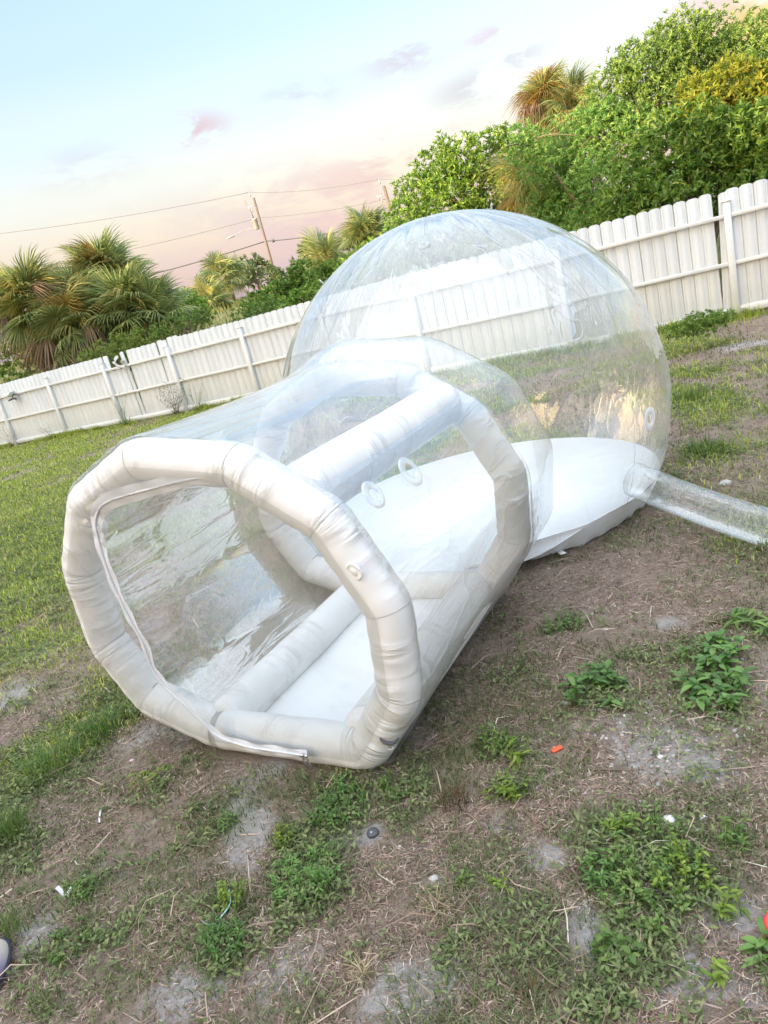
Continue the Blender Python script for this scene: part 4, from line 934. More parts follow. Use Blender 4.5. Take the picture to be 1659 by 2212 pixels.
# grass of the bank beyond the fence, as one mass
def blades(n_, seed, region, hgt, wid, name, m, accept, lean=.5, curve=.6, zoff=0.):
    r = np.random.default_rng(seed); x, y, wgt = region(r, n_)
    a = r.random(len(x)) < accept(x, y) * wgt; x, y = x[a], y[a]; n_ = len(x)
    d = np.hypot(x, y); z = ground_z(x, y) + zoff
    h = hgt(d, r, n_); w = wid(d, r, n_)
    az = r.uniform(0, 2 * PI, n_); f = np.stack([np.cos(az), np.sin(az), 0 * az], -1); s_ = np.stack([-np.sin(az), np.cos(az), 0 * az], -1)
    ln = r.uniform(.1, 1, n_) * lean
    P = np.stack([x, y, z], -1); up_ = np.array([0, 0, 1.])
    m1 = P + (f * (ln * .35)[:, None] + up_ * .6) * h[:, None]; tip = P + (f * (ln * (1 + curve))[:, None] + up_ * (1 - .35 * ln)[:, None]) * h[:, None]
    V = np.stack([P - s_ * w[:, None] / 2, P + s_ * w[:, None] / 2, m1 - s_ * w[:, None] * .42, m1 + s_ * w[:, None] * .42, tip], 1).reshape(-1, 3)
    k = np.arange(n_) * 5
    return tag(obj(name, mesh_np(name, V, [np.stack([k, k + 1, k + 3, k + 2], -1), np.stack([k + 2, k + 3, k + 4], -1)]), m), kind='stuff')
def fan(r0, r1, p):
    def f(r, n_):
        u = r.random(n_)
        q = 2 - p; d = (r0 ** q + u * (r1 ** q - r0 ** q)) ** (1 / q) if abs(q) > 1e-6 else r0 * (r1 / r0) ** u
        a = r.uniform(-.86, .76, n_); x, y = d * np.sin(a), d * np.cos(a)
        inside = (np.hypot(x - .757, y - 4.95) < 1.08) | ((np.abs((x + .64) * .848 - (y - 2.58) * .53) < .42) & (((x + .64) * .53 + (y - 2.58) * .848) > -.09) & (((x + .64) * .53 + (y - 2.58) * .848) < 1.9))
        for px, py, rr_ in ((807, 1803, .045), (807, 1812, .05), (1202, 1616, .04), (137, 1938, .045), (937, 1902, .035), (1445, 1775, .035), (211, 1755, .02)):
            q = on_ground(px, py); inside |= np.hypot(x - q[0], y - q[1]) < rr_      # small things lie clear of the blades
        return x, y, np.where(inside, 0, 1.)
    return f
G1 = leaf_mat('lawn_grass', [(0, (0.15, 0.212, 0.032)), (0.35, (0.275, 0.37, 0.051)), (0.7, (0.398, 0.492, 0.072)), (0.9, (0.596, 0.582, 0.112)), (1, (0.7, 0.648, 0.239))], .5, .35, .3)
G2 = leaf_mat('dry_thatch', [(0, (0.181, 0.12, 0.088)), (0.4, (0.302, 0.209, 0.158)), (0.75, (0.456, 0.326, 0.252)), (0.94, (0.636, 0.478, 0.362)), (1, (0.7, 0.66, 0.509))], .85, .1, .15)
G3 = leaf_mat('bank_grass', [(0, (0.13, 0.156, 0.052)), (0.5, (0.221, 0.234, 0.085)), (1, (0.351, 0.325, 0.143))], .6, .35, .2)
G4 = leaf_mat('dusty_weed_leaves', [(0, (0.098, 0.14, 0.046)), (0.5, (0.176, 0.225, 0.082)), (1, (0.312, 0.338, 0.144))], .55, .3, .25)
gacc = lambda x, y: np.clip(masks(x, y)[0] * 1.25 - .08, 0, 1) * (beyond(x, y) < .3)
G1N = leaf_mat('short_yard_grass', [(0, (.055, .095, .03)), (.45, (.10, .155, .045)), (.85, (.16, .20, .065)), (1, (.27, .24, .13))], .55, .35, .25)
blades(150000, 210, fan(1.05, 4.2, 1.4), lambda d, r, n_: r.uniform(.010, .034, n_), lambda d, r, n_: r.uniform(.0015, .0032, n_) * (1 + .12 * d), 'yard_grass', G1N, gacc, .95)
blades(380000, 201, fan(3.4, 26, 1.4), lambda d, r, n_: r.uniform(.010, .036, n_) * (1 + 1.1 * sstep(2.6, 8, d)), lambda d, r, n_: r.uniform(.0016, .0036, n_) * (1 + .25 * d), 'grass', G1, gacc, .9)
blades(60000, 202, fan(16, 75, .9), lambda d, r, n_: r.uniform(.15, .5, n_), lambda d, r, n_: r.uniform(.012, .03, n_) * (1 + d / 30), 'bank_grass', G3, lambda x, y: (beyond(x, y) > .4) * 1., .5)
blades(50000, 203, lambda r, n_: (lambda t: (t, np.interp(t, fx_, fy_) + r.normal(-.12, .14, n_), np.ones(n_)))(r.uniform(-13, 9, n_)), lambda d, r, n_: r.uniform(.05, .26, n_) * r.random(n_), lambda d, r, n_: r.uniform(.006, .012, n_), 'grass', G1, lambda x, y: .9 * sstep(.42, .6, fbm(x, y, 1.1, 3, 71)), .8)
def flats(n_, seed, region, name, m, accept, L0, L1, W0, W1, lift):
    """dry stems and clippings lying about, each a bent strip"""
    r = np.random.default_rng(seed); x, y, wgt = region(r, n_); a = r.random(len(x)) < accept(x, y) * wgt; x, y = x[a], y[a]; n_ = len(x)
    d = np.hypot(x, y); z = ground_z(x, y) + r.uniform(.001, lift, n_)
    L = r.uniform(L0, L1, n_) * (1 + .10 * d) ; w = r.uniform(W0, W1, n_) * (1 + .2 * d)
    az = r.uniform(0, 2 * PI, n_); f = np.stack([np.cos(az), np.sin(az), r.uniform(-.12, .35, n_)], -1); s_ = np.stack([-np.sin(az), np.cos(az), r.uniform(-.5, .5, n_)], -1)
    az2 = az + r.normal(0, .5, n_); f2 = np.stack([np.cos(az2), np.sin(az2), r.uniform(-.45, .1, n_)], -1)
    P = np.stack([x, y, z], -1); m1 = P + f * (L * .5)[:, None]; e = m1 + f2 * (L * .5)[:, None]
    V = np.stack([P - s_ * w[:, None] / 2, P + s_ * w[:, None] / 2, m1 - s_ * w[:, None] / 2, m1 + s_ * w[:, None] / 2, e], 1).reshape(-1, 3); k = np.arange(n_) * 5
    return tag(obj(name, mesh_np(name, V, [np.stack([k, k + 1, k + 3, k + 2], -1), np.stack([k + 2, k + 3, k + 4], -1)]), m), kind='stuff')
flats(560000, 204, fan(1.0, 14, 1.6), 'dry_thatch', G2, lambda x, y: np.clip(.72 - .5 * masks(x, y)[1] - .25 * masks(x, y)[0], .05, 1) * sstep(.30, .52, fbm(x, y, 5, 3, 88)), .008, .034, .0009, .0021, .008)
flats(2600, 205, fan(1.0, 6, 1.4), 'dry_stems', G2, lambda x, y: np.clip(.6 - .4 * masks(x, y)[1], 0, 1) * (beyond(x, y) < 0), .06, .16, .0015, .003, .02)
def small_leaves(n_, seed, region, name, m, accept, ll, lw, hmax):
    r = np.random.default_rng(seed); x, y, wgt = region(r, n_); a = r.random(len(x)) < accept(x, y) * wgt; x, y = x[a], y[a]; n0 = len(x); per = 5
    z = ground_z(x, y); P = np.repeat(np.stack([x, y, z], -1), per, 0); n_ = n0 * per; d = np.hypot(P[:, 0], P[:, 1])
    P = P + np.stack([r.normal(0, .012, n_), r.normal(0, .012, n_), r.uniform(.003, hmax, n_)], -1)
    az = r.uniform(0, 2 * PI, n_); el = r.uniform(-.1, .9, n_); D = np.stack([np.cos(az) * np.cos(el), np.sin(az) * np.cos(el), np.sin(el)], -1); S = np.stack([-np.sin(az), np.cos(az), r.normal(0, .3, n_)], -1)
    L = ll * r.uniform(.6, 1.3, n_) * (1 + .08 * d); W = lw * r.uniform(.7, 1.2, n_) * (1 + .08 * d); mid = P + D * (L * .5)[:, None]
    V = np.stack([P, mid + S * W[:, None] / 2, P + D * L[:, None] - np.array([0, 0, 1.]) * (L * .2)[:, None], mid - S * W[:, None] / 2], 1).reshape(-1, 3); k = np.arange(n_) * 4
    F = np.concatenate([np.stack([k, k + 2, k + 1], -1), np.stack([k, k + 3, k + 2], -1)])
    return tag(obj(name, mesh_np(name, V, [F]), m), kind='stuff')
small_leaves(110000, 206, fan(1.0, 11, 1.5), 'ground_cover', G4, lambda x, y: np.clip(masks(x, y)[0] * .8 + .01, 0, 1) * sstep(.36, .58, fbm(x, y, 4, 3, 95)) * (beyond(x, y) < 0), .022, .008, .03)
blades(190000, 209, fan(1.05, 9, 1.5), lambda d, r, n_: r.uniform(.010, .034, n_), lambda d, r, n_: r.uniform(.0018, .0036, n_) * (1 + .15 * d), 'sparse_green', G4, lambda x, y: sstep(.46, .66, fbm(x, y, 2.9, 4, 151)) * (beyond(x, y) < 0) * (.75 - .4 * masks(x, y)[1]), 1.1, .8)
G5 = leaf_mat('olive_turf', [(0, (.10, .10, .05)), (.4, (.17, .165, .085)), (.8, (.26, .235, .14)), (1, (.36, .31, .22))], .7, .3, .2)
blades(240000, 208, fan(1.3, 24, 1.5), lambda d, r, n_: r.uniform(.012, .04, n_) * (1 + .3 * sstep(4, 12, d)), lambda d, r, n_: r.uniform(.0018, .0036, n_) * (1 + .25 * d), 'dry_grass', G5, lambda x, y: np.clip((.30 - .3 * masks(x, y)[1]) * (.10 + .9 * sstep(.36, .62, fbm(x, y, 2.3, 3, 123))) + .5 * sstep(3.6, 6, y) * sstep(.3, .55, fbm(x, y, 1.7, 3, 140)), 0, 1) * (beyond(x, y) < 0), 1.2, .9)
# pebbles lying on the soil
r = np.random.default_rng(207); mb = MB(); ico = None
pc_ = on_ground(1450, 1610)
xs = np.concatenate([r.normal(pc_[0], .22, 260), r.uniform(-1.5, 2.4, 160)]); ys = np.concatenate([r.normal(pc_[1], .22, 260), r.uniform(1.1, 5, 160)])
for x, y in zip(xs, ys):
    s = r.uniform(.003, .009); V = []
    for i, (zz, q) in enumerate(((-.5, .7), (.2, 1.0), (.8, .55))):
        for j in range(6): a = j * PI / 3 + i * .4; V.append((x + math.cos(a) * s * q * r.uniform(.8, 1.2), y + math.sin(a) * s * q * r.uniform(.8, 1.2), gz1(x, y) + s * zz * .8 + s * .2))
    F = [[i * 6 + j, i * 6 + (j + 1) % 6, (i + 1) * 6 + (j + 1) % 6, (i + 1) * 6 + j] for i in range(2) for j in range(6)]
    mb.add(V, [np.array(F), np.array([[12, 13, 14, 15, 16, 17]])])
tag(obj('pebbles', mb.mesh('pebbles', True), plain('pale_pebble', (.42, .38, .34), .8, 0, .35, 25)), kind='stuff')

# ------------------------------------------------------------------ single weeds and tufts
WG = leaf_mat('weed_green', [(0, (0.068, 0.148, 0.032)), (0.5, (0.112, 0.228, 0.047)), (1, (0.19, 0.317, 0.072))], .4, .3, .4)
WL = leaf_mat('weed_lime', [(0, (0.117, 0.195, 0.026)), (0.6, (0.208, 0.299, 0.039)), (1, (0.312, 0.39, 0.065))], .45, .35, .3)
WM = leaf_mat('weed_mid', [(0, (0.088, 0.154, 0.036)), (0.6, (0.146, 0.244, 0.054)), (1, (0.254, 0.342, 0.09))], .45, .35, .3)
WR = leaf_mat('weed_reddish', [(0, (.10, .05, .03)), (.6, (.15, .085, .05)), (1, (.10, .14, .04))], .6, .2, .2)
WS = leaf_mat('straw', [(0, (.30, .22, .11)), (.6, (.45, .36, .19)), (1, (.58, .49, .28))], .7, .25, .2)
def leafV(base, D, L, W, nseg=3, droop=.3):
    S = np.cross(D, ZA); S = S / (np.linalg.norm(S) + 1e-9); V, F = [], []
    for i in range(nseg + 1):
        t = i / nseg; w = W * math.sin(PI * min(.97, .08 + .9 * t)) * .5; c = base + D * L * t - ZA * droop * L * t * t
        V += [c - S * w + ZA * w * .3, c, c + S * w + ZA * w * .3]
    for i in range(nseg):
        a = i * 3; F += [[a, a + 1, a + 4, a + 3], [a + 1, a + 2, a + 5, a + 4]]
    return V, F
def broadleaf(px, py, rpx, n_, ll, lw, m, label, seed, stems=6, h=.07, name='weed', cat='weed'):
    rg = random.Random(seed); c = on_ground(px, py); dd_ = math.hypot(math.hypot(*c[:2]), EYE[2]); R = rpx * dd_ / FPX
    th = Thing(name, gp(c[0], c[1]), label, cat); mb = MB(); ms = MB()
    for k in range(stems):
        a = rg.uniform(0, 2 * PI); q = R * math.sqrt(rg.random()); b0 = gp(c[0] + q * math.cos(a), c[1] + q * math.sin(a)); hh = h * rg.uniform(.5, 1.3)
        b1 = b0 + np.array([rg.uniform(-.4, .4) * hh, rg.uniform(-.4, .4) * hh, hh]); V, fs, U = sweep(resample([b0, (b0 + b1) / 2, b1], 4), .0015, 4); ms.add(V, fs, U)
        for i in range(max(2, n_ // stems)):
            t = rg.uniform(.15, 1); p = b0 + (b1 - b0) * t; az = rg.uniform(0, 2 * PI); el = rg.uniform(-.05, .8) * (.4 + t * .6); D = np.array([math.cos(az) * math.cos(el), math.sin(az) * math.cos(el), math.sin(el)])
            V, F = leafV(p, D, ll * rg.uniform(.6, 1.2), lw * rg.uniform(.7, 1.2)); mb.add(V, [np.array(F)])
    tag(th.part('leaves', mb.mesh('leaves', True), m), kind='stuff'); tag(th.part('stems', ms.mesh('stems', True), m), kind='stuff'); return th
def tuft(px, py, rpx, n_, h, w, m, label, seed, lean=.7, name='grass_tuft', cat='grass tuft', z=None):
    r = np.random.default_rng(seed); c = on_ground(px, py); dd_ = math.hypot(math.hypot(*c[:2]), EYE[2]); R = rpx * dd_ / FPX; mb = MB()
    base0 = gp(c[0], c[1])
    for k in range(n_):
        a = r.uniform(0, 2 * PI); q = R * r.random() ** .7; b0 = gp(c[0] + q * math.cos(a), c[1] + q * math.sin(a)); az = a + r.normal(0, .7); L = h * r.uniform(.5, 1.15); ln = lean * r.uniform(.2, 1.2)
        f = np.array([math.cos(az), math.sin(az), 0]); s_ = np.array([-f[1], f[0], 0]); V, F = [], []
        for i in range(4):
            t = i / 3; p = b0 + f * L * ln * t * t + ZA * L * (t - .35 * ln * t * t); ww = w * (1 - t * .85) / 2; V += [p - s_ * ww, p + s_ * ww]
        F = [[0, 1, 3, 2], [2, 3, 5, 4], [4, 5, 7, 6]]; mb.add(V, [np.array(F)])
    me = mb.mesh(name); V = np.zeros(len(me.vertices) * 3, dtype=np.float32); me.vertices.foreach_get('co', V); V = V.reshape(-1, 3) - base0.astype(np.float32); me.vertices.foreach_set('co', V.ravel())
    o = obj(name, me, m); o.location = base0; return tag(o, label, cat)
broadleaf(1290, 1490, 62, 156, 0.047, 0.0221, WG, 'dark broad leaved weed patch, the left one of the three right of the tent', 301, 18)
broadleaf(1545, 1405, 62, 143, 0.049, 0.0238, WG, 'upper of the two broad leaved weed patches near the right edge', 302, 16)
broadleaf(1545, 1490, 62, 156, 0.053, 0.0238, WG, 'lower of the two broad leaved weed patches near the right edge', 303, 18)
broadleaf(735, 1745, 60, 390, 0.022, 0.0065, WG, 'dense dark green weed clump just in front of the tent entrance', 304, 52, .06)
broadleaf(665, 1905, 66, 450, 0.024, 0.0058, WG, 'large dark feathery weed clump left below the black cap', 305, 57, .07)
broadleaf(620, 1815, 22, 91, 0.016, 0.0080, WL, 'lime green upright weed beside the large feathery clump', 306, 15, .06)
broadleaf(487, 2040, 42, 304, 0.021, 0.0056, WG, 'dark feathery weed clump under the blue green cord', 307, 39, .06)
broadleaf(500, 1950, 24, 91, 0.018, 0.0080, WL, 'lime tipped weed at the upper end of the blue green cord', 308, 18, .07)
broadleaf(490, 1775, 24, 80, .02, .007, WM, 'small yellow green weed cushion on pale sand in front of the tent', 309, 14, .04)
broadleaf(1100, 1705, 42, 80, .03, .01, WL, 'bright weed spray left of the orange piece', 310, 12, .05)
broadleaf(1070, 1612, 44, 220, 0.022, 0.0060, WM, 'green weed clump right of the tent foot valve', 311, 23, .06)
broadleaf(1120, 1640, 14, 14, .06, .014, WL, 'few long strap leaves beside the green weed clump', 312, 3, .04)
broadleaf(1410, 1850, 90, 371, 0.020, 0.0079, WM, 'wide weed patch with pale flower buds in the lower right', 313, 59, .07)
broadleaf(1480, 1900, 46, 152, 0.019, 0.0090, WL, 'yellow green flowering weeds at the right of the wide patch', 314, 31, .07)
broadleaf(1400, 1960, 66, 271, 0.021, 0.0084, WM, 'leafy low weed patch below the wide flowering patch', 315, 44, .05)
broadleaf(1290, 1895, 38, 180, 0.022, 0.0072, WG, 'fresh green weed clump at the left of the wide flowering patch', 316, 18, .05)
broadleaf(1345, 1790, 22, 40, .035, .011, WL, 'bright little weed above the wide flowering patch', 317, 7, .06)
broadleaf(1585, 1820, 24, 90, .022, .008, WM, 'small round weed cushion near the right edge', 318, 14, .06)
broadleaf(1580, 1975, 22, 40, .03, .01, WL, 'yellow green sprig on sand near the right edge', 319, 6, .05)
broadleaf(1668, 2050, 18, 20, .065, .018, WG, 'jagged leaved weed beside the red plastic piece', 320, 3, .05)
broadleaf(1560, 2120, 14, 20, .03, .01, WL, 'tiny lime seedling on the sand in the lower right corner', 321, 3, .04)
broadleaf(175, 1925, 34, 176, 0.020, 0.0070, WM, 'green weed clump right of the white paper scrap', 322, 23, .05)
broadleaf(155, 2030, 44, 176, 0.021, 0.0063, WM, 'green weed strip near the lower left corner', 323, 23, .04)
broadleaf(330, 1658, 34, 30, .055, .016, WL, 'pale green rosette on brown soil left of the entrance', 324, 4, .03)
broadleaf(1215, 1352, 40, 140, .02, .006, WG, 'small dark green cushion by the right side of the tent', 325, 24, .04)
broadleaf(1625, 1345, 40, 50, .08, .016, WM, 'long leaved weed rosette at the right edge under the duct', 326, 5, .04)
broadleaf(860, 1700, 40, 70, .03, .009, WM, 'thin weed runner right of the dark entrance clump', 327, 12, .04)
broadleaf(1000, 1900, 22, 40, .02, .008, WM, 'little weed beside the pale stone', 328, 7, .04)
broadleaf(1085, 1920, 18, 40, .016, .009, WL, 'tiny yellow green round weed right of the pale stone', 329, 8, .04)
broadleaf(1330, 2070, 34, 60, .03, .016, WM, 'mixed leafy weeds near the bottom right', 330, 12, .04)
tuft(20, 1800, 34, 220, .13, .004, WM, 'bright tall grass tuft at the left edge', 340, .6)
tuft(105, 1655, 56, 300, .12, .004, WM, 'fresh grass tuft left of the tent entrance', 341, .7)
tuft(215, 1580, 50, 240, .10, .004, WG, 'grass tuft under the left foot of the entrance arch', 342, .7)
tuft(300, 1530, 40, 90, .09, .007, WL, 'broad bladed grass tuft against the left side of the arch', 343, .9)
tuft(980, 1735, 32, 110, .06, .004, WR, 'reddish brown dry grass tuft in front of the tent', 344, 1.1)
tuft(1490, 860, 34, 160, .15, .009, WM, 'grass tuft right of the dome', 345, .7)
tuft(1530, 970, 44, 200, .12, .009, WM, 'low green tuft right of the dome near the duct', 346, .8)
tuft(945, 1965, 22, 50, .045, .004, WS, 'yellow dry grass wisp right of the pale stone', 347, 1.3)
tuft(785, 2110, 14, 22, .055, .0045, WS, 'bundle of pale straw at the bottom middle', 348, 1.4)
tuft(300, 1690, 20, 46, .055, .004, WS, 'dry straw tuft under the pale green rosette', 349, 1.4)
tuft(90, 2170, 30, 70, .06, .004, WM, 'thin grass tuft at the bottom left corner', 350, .8)
tuft(1160, 2160, 22, 36, .06, .004, WR, 'drying grass tuft at the bottom edge', 351, 1.1)
tuft(20, 2010, 40, 110, .08, .004, WM, 'grass tuft behind the padded cushion', 352, .8)
def stalks(base, n_, h, spread, label, seed, heads=False, m=WM, blades_=30):
    rg = random.Random(seed); th = Thing('weed', base, label, 'weed'); ms, mh = MB(), MB()
    for k in range(n_):
        az = rg.uniform(0, 2 * PI); tip = base + np.array([math.cos(az) * spread * rg.random(), math.sin(az) * spread * .4 * rg.random(), h * rg.uniform(.55, 1.1)]); md = (base + tip) / 2 + np.array([rg.uniform(-.05, .05), 0, .05])
        P = resample([base + np.array([rg.uniform(-.06, .06), 0, 0]), md, tip], 7); V, fs, U = sweep(P, np.linspace(.005, .002, 7), 4); ms.add(V, fs, U)
        for i in range(5 if heads else 3):
            q = P[rg.randrange(2, 7)]; v = np.array([rg.uniform(-.12, .12), rg.uniform(-.05, .05), rg.uniform(.02, .12)]); V, fs, U = sweep([q, q + v * .5, q + v], [.003, .002, .0015], 4); ms.add(V, fs, U)
            if heads: V, F = disc(q + v, ZA, [(.002, -.012), (.012, -.004), (.013, .004), (.003, .012)], 6); mh.add(V, F)
    for k in range(blades_):
        az = rg.uniform(0, 2 * PI); el = rg.uniform(.3, 1.3); V, F = leafV(base + np.array([rg.uniform(-.15, .15), rg.uniform(-.05, .05), rg.uniform(0, .1)]), np.array([math.cos(az) * math.cos(el), math.sin(az) * math.cos(el), math.sin(el)]), h * rg.uniform(.2, .5), .016, 3, .5); mh2.add(V, [np.array(F)]) if False else ms.add(V, [np.array(F)])
    th.part('stalks', ms.mesh('stalks', True), m)
    if heads: th.part('seed_heads', mh.mesh('seed_heads', True), M['bark'])
    return th
def by_fence(px, py, off=.35):
    c = on_ground(px, py); b_ = beyond(c[0], c[1]); t = 1.0
    for _ in range(40):
        if beyond(c[0] * t, c[1] * t) > -off: t *= .99
    return gp(c[0] * t, c[1] * t)
stalks(by_fence(382, 893, .3), 16, .75, .8, 'tall dried weed with dark seed heads against the left fence', 360, True, plain('dry_stalk', (.14, .13, .07), .8), 14)
stalks(by_fence(270, 912, .3), 7, .8, .35, 'spiky grass clump standing by a left fence post', 361, False, WM, 40)
stalks(by_fence(425, 884, .2), 8, .7, .4, 'tall seeding grass right of the dried weed at the fence', 362, False, WL, 36)
stalks(by_fence(110, 940, .2), 7, .4, .4, 'short grassy weed at the far left fence', 363, False, WM, 30)
stalks(by_fence(20, 945, .2), 9, .6, .5, 'thin dry stalks at the leftmost fence post', 364, False, plain('pale_stalk', (.25, .23, .13), .8), 16)

# ------------------------------------------------------------------ poles, wires, bird
def cylm(mb, a, b_, r0, r1=None, seg=10): V, fs, U = sweep(np.linspace(a, b_, 3), np.linspace(r0, r0 if r1 is None else r1, 3), seg); mb.add(V, fs, U); return mb
def utility_pole(px, py, d, lean, label, full, r=.14):
    top = at(px, py, d); base = gp(top[0] + lean, top[1]); th = Thing('utility_pole', base, label, 'utility pole')
    ax_ = (top - base) / np.linalg.norm(top - base)
    th.part('shaft', cylm(MB(), base - ZA * .3, top, r * 1.35, r).mesh('shaft', True), M['pole'])
    if full >= 1:
        mb = MB(); cylm(mb, top - XA * .02 - ZA * .05, top - XA * .32 + ZA * .25, .05); cylm(mb, top - XA * .32 + ZA * .2, top - XA * .34 + ZA * .75, .09, .07); th.part('insulator', mb.mesh('insulator', True), M['galv'])
        c = top - ax_ * .9; mb = MB(); cylm(mb, c, c - XA * .75 + ZA * .1, .03); cylm(mb, c - XA * .95 + ZA * .25, c - XA * .75 - ZA * .35, .07); cylm(mb, c - XA * .6 - ZA * .2, c - XA * .55 - ZA * .55, .08); th.part('cutout_switch', mb.mesh('cutout_switch', True), M['galv'])
    if full >= 2:
        c = top - ax_ * 2.9 - XA * .62; o = th.part('transformer', lathe('transformer', c, ZA, [(.0005, -.62), (.3, -.62), (.33, -.58), (.33, .5), (.36, .52), (.36, .58), (.2, .68), (.0005, .7)], 18), M['galv'])
        obj('bushing', cylm(MB(), c + ZA * .65 - XA * .05, c + ZA * 1.6 - XA * .15, .07, .04).mesh('bushing', True), M['grey_plastic'], o)
        obj('drop_wire', tube_mesh('drop_wire', smooth(resample([c + ZA * 1.6 - XA * .15, c + ZA * 2.6 - XA * .5, c + ZA * 2.7 - XA * .4, c + ZA * 2.9 - XA * .5], 20), 4), .02, 5), M['wire'], o)
        mb = MB(); cylm(mb, c + XA * .3 + ZA * .3, c + XA * .65 + ZA * .3, .04); cylm(mb, c + XA * .3 - ZA * .3, c + XA * .65 - ZA * .3, .04); obj('bracket', mb.mesh('bracket'), M['galv'], o)
        c = top - ax_ * 3.8; L = smooth(resample([c, c + ZA * .5 - XA * .4, c + ZA * .6 - XA * 2.2, c + ZA * .3 - XA * 3.6], 16), 3)
        o = th.part('street_lamp_arm', tube_mesh('street_lamp_arm', L, .045, 6), M['galv']); e_ = L[-1]
        mb = MB(); bevel_box(mb, e_ - XA * .45 - ZA * .1, XA * .95 - ZA * .0 + ZA * .12, YA, ZA, 1.1, .35, .2, .06); obj('lamp_head', mb.mesh('lamp_head'), M['galv'], o)
    return th, top, ax_
# widths of far gear are true sizes; the lines sag between the poles
pA, tA, axA = utility_pole(548, 428, 95, -.05, 'nearer wooden utility pole with transformer and street lamp arm', 2, .15)
pB, tB, axB = utility_pole(829, 402, 80, .5, 'wooden utility pole rising behind the dense tree above the dome', 1, .17)
far, tF, axF = utility_pole(505, 543, 160, .3, 'thin distant pole left of the big utility pole', 0, .13)
mb = MB()
for k in (3.0, 5.2): c = tF - axF * k; cylm(mb, c, c - XA * 1.1, .06)
far.part('cross_arm', mb.mesh('cross_arm'), M['galv'])
def wire(a, b_, sag, r, m_, label, k=40, group=None):
    a, b_ = np.array(a), np.array(b_); P = np.array([a + (b_ - a) * t - ZA * sag * 4 * t * (1 - t) for t in np.linspace(0, 1, k)])
    o = obj('overhead_wire', tube_mesh('overhead_wire', P - a, r, 5), M[m_]); o.location = a; return tag(o, label, 'wire', group)
OWG = 'overhead lines between the poles'
w1 = at(-260, 528, 120); w2 = at(-260, 624, 120); w3 = at(-260, 698, 120)
topA = tA - XA * .34 + ZA * .75
wire(w1, topA, .8, .034, 'wire_grey', 'topmost overhead wire left of the big pole', group=OWG)
wire(topA, tB - XA * .34 + ZA * .75, .4, .03, 'wire_grey', 'topmost overhead wire right of the big pole', group=OWG)
nA = at(560, 470, 95.2); nB = at(834, 430, 80.2)
wire(w2, nA, 1.0, .034, 'wire_grey', 'middle overhead wire left of the big pole, a bird sitting on it', group=OWG)
wire(nA, nB, .3, .03, 'wire_grey', 'middle overhead wire right of the big pole', group=OWG)
lA = at(574, 521, 95.2); lB = at(905, 458, 76)
wire(w3, lA, 1.3, .065, 'wire', 'thick black cable low on the big pole, left side', group=OWG)
wire(lA, lB, .45, .06, 'wire', 'thick black cable low on the big pole, right side', group=OWG)
wire(tB - XA * .34 + ZA * .75, at(1100, 372, 66), .2, .022, 'wire_grey', 'overhead wire right of the second pole', group=OWG)
c = at(590, 518.5, 94); mb = MB(); bevel_box(mb, c - ZA * .12, XA, YA, ZA, .36, .2, .28, .03); t_ = Thing('cable_box', c, 'small black box hanging on the thick cable beside the big pole', 'cable box'); t_.part('case', mb.mesh('case'), M['dark_plastic'])
mb = MB(); cylm(mb, c + XA * .1 + ZA * .02, c + XA * .1 + ZA * .22, .02, seg=5); cylm(mb, c - XA * .1 + ZA * .02, c - XA * .1 + ZA * .22, .02, seg=5); t_.part('hook', mb.mesh('hook'), M['dark_plastic'])
c = at(17, 580, 108)
bd = Thing('bird', c, 'small dark bird perched on the middle wire at far left', 'bird')
bp_ = [c + np.array([-.16, 0, .16]), c + np.array([-.05, 0, .14]), c + np.array([.05, 0, .06]), c + np.array([.16, 0, -.02]), c + np.array([.36, 0, -.16])]
BM = plain('dark_feathers', (.05, .045, .045), .7)
bd.part('body', tube_mesh('body', smooth(resample(bp_, 12), 1), [.03, .06, .075, .085, .1, .105, .1, .085, .06, .04, .03, .02], 8), BM)
bd.part('head', lathe('head', c + np.array([-.17, 0, .19]), ZA, [(.0005, -.07), (.05, -.05), (.065, 0), (.05, .05), (.0005, .065)], 8), BM)
bd.part('beak', tube_mesh('beak', [c + np.array([-.22, 0, .19]), c + np.array([-.27, 0, .18]), c + np.array([-.31, 0, .17])], [.02, .012, .003], 5), M['dark_plastic'])

# ------------------------------------------------------------------ small things on the ground
def lay(px, py): c = on_ground(px, py); return gp(c[0], c[1])
c = lay(807, 1803); th = Thing('black_cap', c, 'round black plastic cap lying on the pale sand', 'cap')
th.part('cap_body', lathe('cap_body', c, ZA * .95 - YA * .1, [(.020, 0), (.021, .006), (.017, .013), (.008, .014), (.0005, .013)], 20), M['dark_plastic']); th.part('centre_dot', lathe('centre_dot', c + np.array([-.004, -.006, .0135]), ZA, [(.004, 0), (.004, .002), (.0005, .002)], 10), M['galv'])
c = lay(1202, 1613); mb = MB(); bevel_box(mb, c + ZA * .006, XA * .96 + YA * .28, YA * .96 - XA * .28, ZA, .042, .021, .011, .003)
th = Thing('plastic_piece', c, 'small bright orange plastic piece on the brown soil', 'plastic piece'); OR = plain('orange_plastic', (.75, .12, .04), .4); th.part('block', mb.mesh('block'), OR)
mb = MB()
for k in (-.011, 0, .011): bevel_box(mb, c + ZA * .0125 + (XA * .96 + YA * .28) * k, XA * .96 + YA * .28, YA * .96 - XA * .28, ZA, .003, .017, .0022, .0005)
th.part('ridge', mb.mesh('ridge'), OR)
PW = plain('white_paper', (.80, .82, .84), .7, 0, .04, 30)
